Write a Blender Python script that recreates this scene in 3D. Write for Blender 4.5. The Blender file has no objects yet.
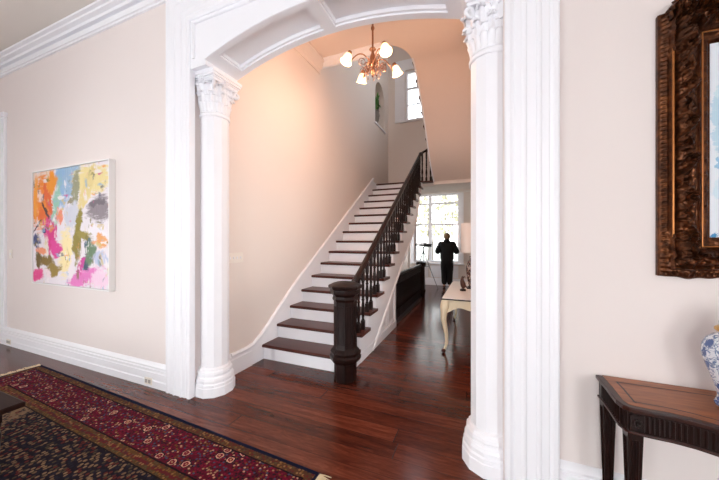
import bpy, bmesh, math, random
from mathutils import Vector, Matrix, noise
random.seed(7)
PI = math.pi
SC = bpy.context.scene
COL = SC.collection

# ------------------------------------------------------------------ helpers
class MB:
    """collects shapes into one mesh"""
    def __init__(s): s.v = []; s.f = []
    def add(s, vs, fs, M=None):
        o = len(s.v)
        for p in vs:
            p = Vector(p)
            if M is not None: p = M @ p
            s.v.append(p)
        for f in fs: s.f.append([i + o for i in f])
        return s
    def box(s, x0, x1, y0, y1, z0, z1, M=None):
        vs = [(x0,y0,z0),(x1,y0,z0),(x1,y1,z0),(x0,y1,z0),(x0,y0,z1),(x1,y0,z1),(x1,y1,z1),(x0,y1,z1)]
        return s.add(vs, [(0,3,2,1),(4,5,6,7),(0,1,5,4),(1,2,6,5),(2,3,7,6),(3,0,4,7)], M)
    def prism(s, poly, d0, d1, plane='xy', M=None):
        """poly extruded along the third axis"""
        n = len(poly)
        def P(a, b, d):
            return {'xy': (a,b,d), 'xz': (a,d,b), 'yz': (d,a,b)}[plane]
        vs = [P(a,b,d0) for a,b in poly] + [P(a,b,d1) for a,b in poly]
        fs = [list(range(n))[::-1], list(range(n, 2*n))] + [(i,(i+1)%n,n+(i+1)%n,n+i) for i in range(n)]
        return s.add(vs, fs, M)
    def lathe(s, prof, n=24, M=None, ph=0.0, cap=True):
        """prof: (radius, z)"""
        m = len(prof); vs = []; fs = []
        for r, z in prof:
            for k in range(n):
                a = 2*PI*k/n + ph
                vs.append((r*math.cos(a), r*math.sin(a), z))
        for j in range(m-1):
            for k in range(n):
                k2 = (k+1) % n
                fs.append((j*n+k, j*n+k2, (j+1)*n+k2, (j+1)*n+k))
        if cap:
            fs.append(list(range(n))[::-1]); fs.append([(m-1)*n+k for k in range(n)])
        return s.add(vs, fs, M)
    def grid(s, fn, nu, nv, M=None):
        vs = [fn(i/nu, j/nv) for j in range(nv+1) for i in range(nu+1)]
        fs = [(j*(nu+1)+i, j*(nu+1)+i+1, (j+1)*(nu+1)+i+1, (j+1)*(nu+1)+i) for j in range(nv) for i in range(nu)]
        return s.add(vs, fs, M)
    def tube(s, pts, r, n=8, M=None):
        pts = [Vector(p) for p in pts]; m = len(pts)
        rs = r if isinstance(r, (list, tuple)) else [r]*m
        vs = []; up = None
        for i in range(m):
            t = (pts[min(i+1,m-1)] - pts[max(i-1,0)]).normalized()
            if up is None:
                up = Vector((0,0,1)) if abs(t.z) < .9 else Vector((1,0,0))
            a = (up - t*up.dot(t))
            if a.length < 1e-6: a = t.orthogonal()
            a.normalize(); b = t.cross(a); up = a
            for k in range(n):
                q = 2*PI*k/n
                vs.append(pts[i] + (a*math.cos(q) + b*math.sin(q))*rs[i])
        fs = [(j*n+k, j*n+(k+1)%n, (j+1)*n+(k+1)%n, (j+1)*n+k) for j in range(m-1) for k in range(n)]
        fs += [list(range(n))[::-1], [(m-1)*n+k for k in range(n)]]
        return s.add(vs, fs, M)
    def sweep(s, prof, path, side, M=None):
        """prof: closed list of (a,b); path points; side: list of (A,B) axes per point"""
        n = len(prof); vs = []
        for p, (A, B) in zip(path, side):
            p = Vector(p); A = Vector(A); B = Vector(B)
            for a, b in prof: vs.append(p + A*a + B*b)
        m = len(path)
        fs = [(j*n+k, j*n+(k+1)%n, (j+1)*n+(k+1)%n, (j+1)*n+k) for j in range(m-1) for k in range(n)]
        fs += [list(range(n))[::-1], [(m-1)*n+k for k in range(n)]]
        return s.add(vs, fs, M)
    def sphere(s, c, r, nu=16, nv=10, M=None):
        rx, ry, rz = r if isinstance(r, (list, tuple)) else (r, r, r)
        prof = []
        vs = [(c[0], c[1], c[2]-rz)]; fs = []
        for j in range(1, nv):
            t = -PI/2 + PI*j/nv
            for k in range(nu):
                a = 2*PI*k/nu
                vs.append((c[0]+rx*math.cos(t)*math.cos(a), c[1]+ry*math.cos(t)*math.sin(a), c[2]+rz*math.sin(t)))
        vs.append((c[0], c[1], c[2]+rz))
        for k in range(nu):
            fs.append((0, 1+(k+1)%nu, 1+k))
            fs.append((len(vs)-1, 1+(nv-2)*nu+k, 1+(nv-2)*nu+(k+1)%nu))
        for j in range(nv-2):
            for k in range(nu):
                fs.append((1+j*nu+k, 1+j*nu+(k+1)%nu, 1+(j+1)*nu+(k+1)%nu, 1+(j+1)*nu+k))
        return s.add(vs, fs, M)
    def build(s, name, mat, parent=None, smooth=None, bevel=0, loc=None, merge=True):
        me = bpy.data.meshes.new(name)
        off = Vector(loc) if loc is not None else Vector((0,0,0))
        me.from_pydata([tuple(p - off) for p in s.v], [], s.f)
        bm = bmesh.new(); bm.from_mesh(me)
        if merge: bmesh.ops.remove_doubles(bm, verts=bm.verts, dist=1e-5)
        bmesh.ops.recalc_face_normals(bm, faces=bm.faces)
        bm.to_mesh(me); bm.free()
        me.materials.append(mat)
        if smooth is not None:
            me.shade_smooth()
            me.set_sharp_from_angle(angle=math.radians(smooth))
        o = bpy.data.objects.new(name, me); COL.objects.link(o)
        o.location = off
        if parent is not None: o.parent = parent
        if bevel:
            b = o.modifiers.new('bevel', 'BEVEL'); b.width = bevel; b.segments = 2
            b.limit_method = 'ANGLE'; b.angle_limit = math.radians(40)
        return o

def tag(o, label, cat, group=None, kind=None):
    o['label'] = label; o['category'] = cat
    if group: o['group'] = group
    if kind: o['kind'] = kind
    return o
def thing(name, label, cat, loc=(0,0,0), rz=0, group=None):
    o = bpy.data.objects.new(name, None); COL.objects.link(o)
    o.empty_display_size = .1
    o.location = loc; o.rotation_euler = (0,0,rz)
    return tag(o, label, cat, group)
def struct(o):
    o['kind'] = 'structure'; return o
def copy_tree(o, parent=None):
    c = o.copy(); COL.objects.link(c)
    if parent is not None: c.parent = parent
    for ch in [x for x in bpy.data.objects if x.parent == o]: copy_tree(ch, c)
    return c
def T(x=0, y=0, z=0, rz=0, rx=0, ry=0, s=1):
    return Matrix.Translation((x,y,z)) @ Matrix.Rotation(rz,4,'Z') @ Matrix.Rotation(ry,4,'Y') @ Matrix.Rotation(rx,4,'X') @ Matrix.Scale(s,4)

# ------------------------------------------------------------------ materials
def srgb(r, g, b):
    f = lambda c: (c/255/12.92) if c/255 <= .04045 else ((c/255+.055)/1.055)**2.4
    return (f(r), f(g), f(b), 1)
class N:
    def __init__(s, name):
        s.m = bpy.data.materials.new(name); s.m.use_nodes = True
        s.t = s.m.node_tree; s.n = s.t.nodes; s.l = s.t.links
        s.b = s.n['Principled BSDF']; s.out = s.n['Material Output']
    def new(s, typ, **k):
        q = s.n.new(typ)
        for a, b in k.items(): setattr(q, a, b)
        return q
    def put(s, sock, val):
        if isinstance(val, bpy.types.NodeSocket): s.l.new(val, sock)
        else: sock.default_value = val
    def coord(s, kind='Object'): return s.new('ShaderNodeTexCoord').outputs[kind]
    def mapping(s, vec, scale=(1,1,1), loc=(0,0,0), rot=(0,0,0)):
        q = s.new('ShaderNodeMapping'); s.l.new(vec, q.inputs[0])
        q.inputs['Scale'].default_value = scale; q.inputs['Location'].default_value = loc; q.inputs['Rotation'].default_value = rot
        return q.outputs[0]
    def noise(s, vec, scale=5, detail=4, rough=.5, dist=0):
        q = s.new('ShaderNodeTexNoise'); s.l.new(vec, q.inputs['Vector'])
        q.inputs['Scale'].default_value = scale; q.inputs['Detail'].default_value = detail
        q.inputs['Roughness'].default_value = rough; q.inputs['Distortion'].default_value = dist
        return q
    def voronoi(s, vec, scale=5, feature='F1', dim='3D'):
        q = s.new('ShaderNodeTexVoronoi', feature=feature, voronoi_dimensions=dim); s.l.new(vec, q.inputs['Vector'])
        q.inputs['Scale'].default_value = scale; return q
    def math(s, op, a, b=0, c=None, clamp=False):
        q = s.new('ShaderNodeMath', operation=op); q.use_clamp = clamp
        s.put(q.inputs[0], a); s.put(q.inputs[1], b)
        if c is not None: s.put(q.inputs[2], c)
        return q.outputs[0]
    def smooth(s, x, a, b):
        q = s.new('ShaderNodeMapRange', interpolation_type='SMOOTHSTEP'); s.put(q.inputs[0], x)
        q.inputs[1].default_value = a; q.inputs[2].default_value = b
        q.inputs[3].default_value = 0; q.inputs[4].default_value = 1
        return q.outputs[0]
    def mix(s, fac, a, b, mode='MIX'):
        q = s.new('ShaderNodeMix', data_type='RGBA', blend_type=mode)
        s.put(q.inputs[0], fac); s.put(q.inputs[6], a); s.put(q.inputs[7], b)
        return q.outputs[2]
    def ramp(s, x, stops, interp='LINEAR'):
        q = s.new('ShaderNodeValToRGB'); s.l.new(x, q.inputs[0]); q.color_ramp.interpolation = interp
        e = q.color_ramp.elements
        while len(e) < len(stops): e.new(.5)
        for k, (p, c) in enumerate(stops): e[k].position = p; e[k].color = c
        return q.outputs[0]
    def sep(s, vec):
        q = s.new('ShaderNodeSeparateXYZ'); s.l.new(vec, q.inputs[0]); return q.outputs
    def comb(s, x, y, z=0):
        q = s.new('ShaderNodeCombineXYZ'); s.put(q.inputs[0], x); s.put(q.inputs[1], y); s.put(q.inputs[2], z); return q.outputs[0]
    def bump(s, h, strength=.3, dist=.01):
        q = s.new('ShaderNodeBump'); q.inputs['Strength'].default_value = strength; q.inputs['Distance'].default_value = dist
        s.l.new(h, q.inputs['Height']); s.l.new(q.outputs[0], s.b.inputs['Normal'])
    def set(s, color=None, rough=None, metal=None, spec=None, **k):
        if color is not None: s.put(s.b.inputs['Base Color'], color)
        if rough is not None: s.put(s.b.inputs['Roughness'], rough)
        if metal is not None: s.b.inputs['Metallic'].default_value = metal
        if spec is not None: s.b.inputs['Specular IOR Level'].default_value = spec
        return s
def plain(name, c, rough=.5, metal=0, spec=.5, var=.04, scale=6):
    m = N(name); v = m.noise(m.coord(), scale, 3)
    dark = tuple(x*(1-var) for x in c[:3]) + (1,); lite = tuple(min(1, x*(1+var)) for x in c[:3]) + (1,)
    m.set(m.mix(v.outputs[0], dark, lite), rough, metal, spec); return m.m
def wood(name, c1, c2, rough=.3, stretch=(14,14,1.2), scale=2.5, spec=.5):
    m = N(name); v = m.mapping(m.coord(), stretch)
    a = m.noise(v, scale, 6, .6, 1.0); m.set(m.ramp(a.outputs[0], [(.3,c1),(.72,c2)]), rough, 0, spec); return m.m

M = {}
M['wall'] = plain('cream_wall_paint', srgb(232,222,218), .75, var=.015, scale=1.5)
M['hall'] = plain('hall_wall_paint', srgb(232,221,213), .75, var=.015, scale=1.5)
M['white'] = plain('white_gloss_paint', srgb(244,244,248), .35, var=.01)
M['ceil'] = plain('ceiling_paint', srgb(226,220,212), .85, var=.01)
M['ceil2'] = plain('hall_ceiling_paint', srgb(236,220,208), .85, var=.01)
M['dark'] = wood('dark_stained_wood', srgb(20,9,7), srgb(38,18,14), .36, spec=.22)
M['tread'] = wood('mahogany_tread_wood', srgb(54,23,17), srgb(92,44,34), .32, stretch=(1.2,14,14), spec=.35)
M['rail'] = wood('handrail_wood', srgb(20,8,6), srgb(42,17,13), .25, stretch=(14,2,14), spec=.35)
M['brass'] = plain('aged_brass', srgb(158,116,90), .38, .9, var=.15)
M['black'] = plain('black_cloth', srgb(13,12,14), .85, var=.2)
M['shoe'] = plain('black_leather', srgb(14,13,13), .4)
M['skin'] = plain('skin', srgb(205,160,135), .55)
M['hair'] = plain('light_brown_hair', srgb(120,96,70), .7, var=.2, scale=30)
M['cream'] = plain('cream_lacquer', srgb(238,222,190), .4)
M['plate'] = plain('ivory_plastic', srgb(238,230,220), .4)
M['slot'] = plain('grey_plastic', srgb(170,165,160), .5)
M['metal_dk'] = plain('dark_metal', srgb(30,30,34), .4, .6)
M['metal_lt'] = plain('grey_metal', srgb(120,122,126), .35, .8)
M['leaf'] = plain('green_leaf', srgb(62,118,40), .5, var=.25, scale=20)
M['stone'] = plain('grey_ceramic', srgb(128,120,112), .6)
M['gilt'] = plain('gilt_rim', srgb(196,150,84), .4, .3, var=.12)
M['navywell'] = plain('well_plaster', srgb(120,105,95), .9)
M['bark'] = plain('bark', srgb(96,84,72), .9, var=.25)
M['treeleaf'] = plain('tree_leaves', srgb(168,164,132), .8, var=.15, scale=3)
M['paving'] = plain('stone_paving', srgb(222,221,222), .9, var=.1)  # unseen ground, kept pale to bounce daylight up into the front room
M['grass'] = plain('grass', srgb(200,199,184), .95, var=.25, scale=2)
M['fringe'] = plain('cream_wool', srgb(214,196,160), .9, var=.12, scale=40)
M['floatframe'] = plain('white_frame_paint', srgb(240,238,236), .45, var=.01)

def mat_glass():
    m = N('window_glass'); tr = m.new('ShaderNodeBsdfTransparent'); gl = m.new('ShaderNodeBsdfGlossy')
    gl.inputs['Roughness'].default_value = .02
    fr = m.new('ShaderNodeFresnel'); fr.inputs[0].default_value = 1.35
    mx = m.new('ShaderNodeMixShader'); m.l.new(fr.outputs[0], mx.inputs[0]); m.l.new(tr.outputs[0], mx.inputs[1]); m.l.new(gl.outputs[0], mx.inputs[2])
    m.l.new(mx.outputs[0], m.out.inputs[0]); return m.m
M['glass'] = mat_glass()

def mat_floor():
    m = N('wide_plank_floor'); co = m.coord(); X, Y, Z = m.sep(co)
    W = .162
    ty = m.math('DIVIDE', Y, W); row = m.math('FLOOR', ty); fy = m.math('SUBTRACT', ty, row)
    wn = m.new('ShaderNodeTexWhiteNoise', noise_dimensions='1D'); m.l.new(row, wn.inputs['W'])
    xo = m.math('MULTIPLY_ADD', wn.outputs[0], 5.0, X)
    tx = m.math('DIVIDE', xo, 3.4); cx = m.math('FLOOR', tx); fx = m.math('SUBTRACT', tx, cx)
    w2 = m.new('ShaderNodeTexWhiteNoise', noise_dimensions='2D'); m.l.new(m.comb(row, cx), w2.inputs['Vector'])
    pl = w2.outputs[0]
    gv = m.comb(m.math('MULTIPLY', X, .8), m.math('MULTIPLY', Y, 11), m.math('MULTIPLY', pl, 37))
    g = m.noise(gv, 1.5, 7, .6, .9)
    g2 = m.noise(m.comb(m.math('MULTIPLY', X, 2.2), m.math('MULTIPLY', Y, 60), pl), 1.0, 4, .6)
    g3 = m.noise(m.comb(m.math('MULTIPLY', X, 5), m.math('MULTIPLY', Y, 26), m.math('MULTIPLY', pl, 11)), 1.3, 5, .65, 1.4)
    v = m.math('ADD', m.math('MULTIPLY', g.outputs[0], .45), m.math('ADD', m.math('MULTIPLY', g2.outputs[0], .2), m.math('MULTIPLY', g3.outputs[0], .35)))
    v = m.math('ADD', v, m.math('MULTIPLY', m.math('SUBTRACT', pl, .5), .16))
    col = m.ramp(v, [(.28, srgb(32,13,8)), (.42, srgb(68,29,19)), (.55, srgb(98,45,30)), (.74, srgb(134,70,50))])
    e = m.math('MINIMUM', fy, m.math('SUBTRACT', 1, fy))
    big = m.noise(co, .9, 2)
    seam = m.math('SUBTRACT', 1, m.smooth(e, .006, .030))
    seam = m.math('MULTIPLY', seam, m.math('MULTIPLY_ADD', big.outputs[0], 1.0, .15), clamp=True)
    ex = m.math('SUBTRACT', 1, m.smooth(m.math('MINIMUM', fx, m.math('SUBTRACT', 1, fx)), .0004, .0014))
    seam = m.math('MAXIMUM', seam, ex)
    col = m.mix(seam, col, srgb(18,8,6))
    rg = m.noise(gv, 3, 3)
    m.set(col, m.math('MULTIPLY_ADD', rg.outputs[0], .10, .13), 0, .32)
    h = m.math('SUBTRACT', m.math('MULTIPLY', v, .35), seam)
    m.bump(h, .08, .002)
    return m.m
M['floor'] = mat_floor()

def mat_rug(L, W):
    """object coords: x in 0..L, y in 0..W (y=0 the far edge)"""
    m = N('persian_rug_wool'); co = m.coord(); X, Y, Z = m.sep(co)
    dx = m.math('MINIMUM', X, m.math('SUBTRACT', L, X)); dy = m.math('MINIMUM', Y, m.math('SUBTRACT', W, Y))
    d = m.math('MINIMUM', dx, dy)
    wob = m.noise(co, 30, 2); d = m.math('ADD', d, m.math('MULTIPLY', m.math('SUBTRACT', wob.outputs[0], .5), .012))
    base = m.ramp(d, [(0, srgb(22,26,52)), (.024, srgb(92,62,44)), (.075, srgb(26,20,30)), (.088, srgb(92,20,40)),
                      (.36, srgb(26,20,28)), (.372, srgb(96,66,40)), (.40, srgb(100,38,42)), (.425, srgb(88,64,40)),
                      (.45, srgb(24,20,28)), (.462, srgb(30,24,36))], 'CONSTANT')
    # small motifs
    v1 = m.voronoi(m.mapping(co, (1,1.15,1)), 52, dim='2D'); c1 = m.sep(v1.outputs['Color'])
    pal = m.ramp(c1[0], [(0, srgb(128,26,52)), (.22, srgb(40,24,34)), (.38, srgb(66,78,104)), (.50, srgb(168,130,100)),
                         (.57, srgb(112,20,46)), (.70, srgb(118,76,40)), (.80, srgb(34,30,44)), (.95, srgb(200,160,130))], 'CONSTANT')
    msk = m.math('MULTIPLY', m.math('SUBTRACT', 1, m.smooth(v1.outputs['Distance'], .36, .48)), m.smooth(c1[1], .04, .08))
    inb = m.math('MULTIPLY', m.smooth(d, .086, .09), m.math('SUBTRACT', 1, m.smooth(d, .355, .36)))
    col = m.mix(m.math('MULTIPLY', msk, inb), base, pal)
    # larger flowers along the border
    v2 = m.voronoi(m.mapping(co, (1,1,1), (.3,.13,0)), 8, dim='2D'); c2 = m.sep(v2.outputs['Color'])
    rw = m.math('ADD', v2.outputs['Distance'], m.math('MULTIPLY', m.noise(co, 55, 2).outputs[0], .22))
    flo = m.ramp(rw, [(0, srgb(190,150,110)), (.16, srgb(120,30,50)), (.26, srgb(216,176,150)), (.32, srgb(40,30,44)), (.40, srgb(30,22,30))], 'CONSTANT')
    fm = m.math('MULTIPLY', m.math('SUBTRACT', 1, m.smooth(rw, .39, .40)), m.math('MULTIPLY', inb, m.smooth(c2[0], .62, .66)))
    col = m.mix(fm, col, flo)
    # guard stripe flecks
    v3 = m.voronoi(co, 46, dim='2D'); c3 = m.sep(v3.outputs['Color'])
    p3 = m.ramp(c3[0], [(0, srgb(140,100,50)), (.3, srgb(110,30,40)), (.5, srgb(90,84,60)), (.7, srgb(60,50,50)), (.85, srgb(170,130,84))], 'CONSTANT')
    g1 = m.math('MULTIPLY', m.smooth(d, .024, .027), m.math('SUBTRACT', 1, m.smooth(d, .074, .077)))
    g2 = m.math('MULTIPLY', m.smooth(d, .372, .375), m.math('SUBTRACT', 1, m.smooth(d, .447, .45)))
    gm = m.math('MULTIPLY', m.math('SUBTRACT', 1, m.smooth(v3.outputs['Distance'], .34, .42)), m.math('MAXIMUM', g1, g2))
    col = m.mix(m.math('MULTIPLY', gm, .7), col, p3)
    # field: rows of small beige, rust and navy figures; beige end panel
    v4 = m.voronoi(m.mapping(co, (1.15,1,1)), 36, dim='2D'); c4 = m.sep(v4.outputs['Color'])
    p4 = m.ramp(c4[0], [(0, srgb(124,98,74)), (.22, srgb(38,36,48)), (.5, srgb(98,42,38)), (.66, srgb(78,68,52)), (.84, srgb(146,118,88))], 'CONSTANT')
    fld = m.smooth(d, .46, .465)
    m4 = m.math('MULTIPLY', m.math('SUBTRACT', 1, m.smooth(v4.outputs['Distance'], .34, .46)), fld)
    endp = m.math('MULTIPLY', fld, m.math('SUBTRACT', 1, m.smooth(m.math('ADD', X, m.math('MULTIPLY', Y, -.35)), 1.05, 1.1)))
    col = m.mix(m.math('MULTIPLY', endp, .75), col, srgb(150,122,94))
    col = m.mix(m4, col, p4)
    pile = m.noise(co, 260, 2); col = m.mix(.25, col, m.mix(pile.outputs[0], (.0,.0,.0,1), (.28,.2,.2,1)), 'OVERLAY')
    m.set(col, .95, 0, .1); m.bump(pile.outputs[0], .5, .004); return m.m

def blobs(m, u, v, bg, items, warp=.05, edge=.28):
    """paint dabs laid over each other: (u, v, ru, rv, angle, colour)"""
    co = m.comb(u, v); n1 = m.noise(co, 5, 5, .65); sx, sy, sz = m.sep(n1.outputs['Color'])
    n2 = m.noise(m.mapping(co, (26,9,1)), 1, 4, .7); n3 = m.noise(m.mapping(co, (8,34,1), (3,1,0)), 1, 4, .7)
    uu = m.math('ADD', u, m.math('MULTIPLY', m.math('SUBTRACT', sx, .5), warp*4)); vv = m.math('ADD', v, m.math('MULTIPLY', m.math('SUBTRACT', sy, .5), warp*4))
    col = bg
    for k, (a, b, ru, rv, ang, c) in enumerate(items):
        du = m.math('SUBTRACT', uu, a); dv = m.math('SUBTRACT', vv, b); ca, sa = math.cos(ang), math.sin(ang)
        p = m.math('DIVIDE', m.math('ADD', m.math('MULTIPLY', du, ca), m.math('MULTIPLY', dv, sa)), ru)
        q = m.math('DIVIDE', m.math('SUBTRACT', m.math('MULTIPLY', dv, ca), m.math('MULTIPLY', du, sa)), rv)
        r = m.math('ADD', m.math('MULTIPLY', p, p), m.math('MULTIPLY', q, q))
        nn = (n2 if k % 2 else n3).outputs[0]
        r = m.math('ADD', r, m.math('MULTIPLY', m.math('SUBTRACT', nn, .5), 3.4))
        col = m.mix(m.math('SUBTRACT', 1, m.smooth(r, 1-edge, 1+edge)), col, c)
    return col
def mat_abstract(W, H):
    """canvas in object coords x 0..W, z 0..H"""
    m = N('abstract_canvas_paint'); X, Y, Z = m.sep(m.coord())
    u = m.math('DIVIDE', X, W); v = m.math('SUBTRACT', 1, m.math('DIVIDE', Z, H))
    c = srgb
    it = [(.15,.05,.25,.06,0,c(236,214,200)), (.42,.12,.10,.22,0,c(140,178,214)), (.55,.10,.12,.16,0,c(150,180,208)), (.33,.34,.06,.26,.2,c(150,196,176)),
          (.80,.12,.22,.12,.0,c(232,214,150)), (.74,.20,.05,.22,.5,c(226,206,140)), (.60,.20,.05,.16,.2,c(150,150,120)), (.55,.42,.10,.12,0,c(206,208,220)),
          (.12,.28,.14,.24,.1,c(238,138,40)), (.28,.10,.07,.11,.2,c(240,150,30)), (.10,.22,.07,.05,.4,c(240,208,196)), (.22,.26,.05,.14,-.3,c(226,100,44)),
          (.16,.40,.11,.05,.3,c(230,110,50)), (.04,.22,.03,.20,0,c(240,160,60)), (.88,.38,.13,.11,0,c(140,128,134)), (.86,.33,.10,.03,0,c(110,100,108)), (.85,.56,.16,.05,0,c(238,232,238)),
          (.39,.42,.05,.06,0,c(238,140,110)), (.47,.72,.09,.20,.1,c(244,226,170)), (.26,.60,.10,.16,-.2,c(216,44,132)), (.34,.70,.06,.08,0,c(224,60,150)), (.20,.68,.04,.10,0,c(238,226,214)),
          (.64,.46,.04,.12,.3,c(140,126,36)), (.62,.64,.06,.18,.1,c(138,122,30)), (.70,.58,.10,.04,.2,c(150,134,50)), (.78,.66,.04,.05,0,c(60,88,110)), (.74,.80,.04,.09,0,c(40,66,90)), (.79,.72,.05,.10,.2,c(96,124,90)),
          (.92,.62,.06,.06,.2,c(230,160,90)), (.90,.76,.10,.05,0,c(190,196,220)), (.72,.92,.22,.06,-.3,c(226,120,190)), (.90,.92,.10,.07,0,c(240,206,226)), (.68,.82,.03,.10,.5,c(206,60,150)),
          (.18,.80,.13,.05,.1,c(130,104,40)), (.30,.88,.10,.05,-.2,c(150,124,50)), (.08,.78,.03,.12,0,c(110,90,40)), (.07,.93,.09,.06,0,c(226,70,140)), (.05,.62,.05,.05,0,c(60,70,120)), (.16,.54,.03,.03,0,c(50,60,110)),
          (.12,.70,.07,.03,.2,c(238,150,110)), (.22,.92,.05,.04,0,c(240,220,226)), (.18,.36,.10,.012,.9,c(90,60,60)), (.05,.50,.10,.010,-.7,c(70,50,70)), (.55,.86,.04,.10,.1,c(236,226,230))]
    col = blobs(m, u, v, c(232,224,230), it, .045, .5)
    # thin broken strokes and flecks over the dabs
    wv = m.noise(m.comb(u, v), 7, 4, .6, .5); wx, wy, wz = m.sep(wv.outputs['Color'])
    fu = m.math('ADD', u, m.math('MULTIPLY', wx, .22)); fv = m.math('ADD', v, m.math('MULTIPLY', wy, .22))
    for (sx_, sy_, th, off) in ((16, 7, .60, 0), (9, 22, .62, 3.3), (28, 14, .60, 7.7)):
        vo = m.voronoi(m.mapping(m.comb(fu, fv), (sx_, sy_, 1), (off, off*.7, 0)), 1, dim='2D'); cc = m.sep(vo.outputs['Color'])
        pal = m.ramp(cc[0], [(0, c(236,228,232)), (.24, c(214,190,120)), (.36, c(122,110,44)), (.46, c(206,70,140)), (.56, c(150,180,206)), (.66, c(232,150,70)), (.76, c(244,236,238)), (.90, c(70,80,110))], 'CONSTANT')
        gate = m.noise(m.comb(m.math('MULTIPLY', u, sx_*.45), m.math('MULTIPLY', v, sy_*.45), off), 1, 3)
        k = m.math('MULTIPLY', m.smooth(gate.outputs[0], th-.04, th+.04), m.math('SUBTRACT', 1, m.smooth(vo.outputs['Distance'], .3, .5)))
        col = m.mix(m.math('MULTIPLY', k, .8), col, pal)
    st = m.noise(m.mapping(m.coord(), (60,60,6)), 1, 3); col = m.mix(.16, col, m.mix(st.outputs[0], (0,0,0,1), (1,1,1,1)), 'OVERLAY')
    m.set(col, .5, 0, .3); m.bump(st.outputs[0], .2, .004); return m.m
def mat_blue_picture(W, H):
    m = N('blue_watercolour'); X, Y, Z = m.sep(m.coord())
    u = m.math('DIVIDE', X, W); v = m.math('SUBTRACT', 1, m.math('DIVIDE', Z, H)); c = srgb
    it = [(.05,.42,.04,.16,0,c(190,216,232)), (.10,.74,.08,.06,0,c(206,226,238)), (.30,.5,.2,.2,0,c(150,190,220)), (.6,.4,.25,.2,0,c(120,170,210)), (.02,.98,.02,.02,0,c(60,140,190)),
          (.12,.98,.06,.02,0,c(40,120,180)), (.05,.62,.02,.02,.4,c(150,194,222)), (.5,.8,.3,.1,0,c(90,140,170)), (.08,.25,.05,.06,0,c(206,226,236))]
    m.set(blobs(m, u, v, c(226,232,240), it, .05), .35, 0, .4); return m.m
def mat_delft(name='blue_white_porcelain', scale=1.0):
    m = N(name); co = m.coord(); c = srgb
    a = m.noise(co, 20*scale, 4, .6, 2.2); v = m.voronoi(co, 20*scale); cc = m.sep(v.outputs['Color'])
    r = m.math('ADD', v.outputs['Distance'], m.math('MULTIPLY', m.math('SUBTRACT', a.outputs[0], .5), .9))
    petal = m.math('MULTIPLY', m.math('SUBTRACT', 1, m.smooth(r, .38, .52)), m.smooth(cc[0], .12, .18))
    eye = m.math('SUBTRACT', 1, m.smooth(r, .08, .14))
    vine = m.math('SUBTRACT', 1, m.smooth(m.math('ABSOLUTE', m.math('SUBTRACT', a.outputs[0], .5)), .02, .05))
    col = m.mix(vine, c(224,227,234), c(104,124,164)); col = m.mix(petal, col, c(70,92,142)); col = m.mix(m.math('MULTIPLY', eye, petal), col, c(196,208,228))
    m.set(col, .12, 0, .5); return m.m
def mat_bronze():
    m = N('antique_gilt_bronze'); co = m.coord(); a = m.noise(co, 38, 5, .65); b = m.noise(co, 7, 3)
    v = m.math('ADD', m.math('MULTIPLY', a.outputs[0], .7), m.math('MULTIPLY', b.outputs[0], .3))
    col = m.ramp(v, [(.34, srgb(46,26,16)), (.5, srgb(84,48,27)), (.66, srgb(122,72,39)), (.8, srgb(158,100,56))])
    m.set(col, .30, .75, .5); m.bump(a.outputs[0], .25, .003); return m.m
M['bronze'] = mat_bronze(); M['delft'] = mat_delft()
M['bronze_side'] = wood('dark_frame_wood', srgb(58,30,20), srgb(92,50,30), .35)
def mat_shade(name, c, strength):
    m = N(name); g = m.noise(m.coord(), 8, 2)
    m.set(c, .4); m.put(m.b.inputs['Emission Color'], m.mix(g.outputs[0], (c[0]*.95,c[1]*.9,c[2]*.85,1), c)); m.b.inputs['Emission Strength'].default_value = strength
    return m.m
M['bulbshade'] = mat_shade('glowing_opal_glass', (1.0,.72,.38,1), 1.2)
M['lampshade'] = plain('white_linen_shade', srgb(240,232,226), .8)
M['console_top'] = wood('satinwood_veneer', srgb(124,64,26), srgb(172,100,48), .3, stretch=(2,10,10), scale=3)
M['console_dk'] = wood('dark_mahogany', srgb(18,8,6), srgb(40,19,14), .28, stretch=(10,10,2), spec=.3)
M['bench'] = wood('walnut_table_wood', srgb(26,12,9), srgb(44,22,16), .45, stretch=(2,12,12), spec=.12)
M['mahog_front'] = wood('mahogany_edge', srgb(34,14,10), srgb(62,28,19), .28, stretch=(2,10,10), spec=.35)
M['patterned'] = None

# ------------------------------------------------------------------ shell
WL, WR = -7.6, 3.6          # front room side walls
YF, YB = 2.0, 2.32           # front wall faces
BACK = -3.6
CZ = 4.08                    # front room ceiling
HZ = 4.55                    # hall ceiling
JL, JR = -2.565, .135          # arch jambs
SX, HX = -2.55, .30          # hall side walls
YW = 8.51                    # stair back wall
YR0, YR1 = 10.0, 10.22       # rear window wall
UZ = 7.7                     # upper hall ceiling

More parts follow.
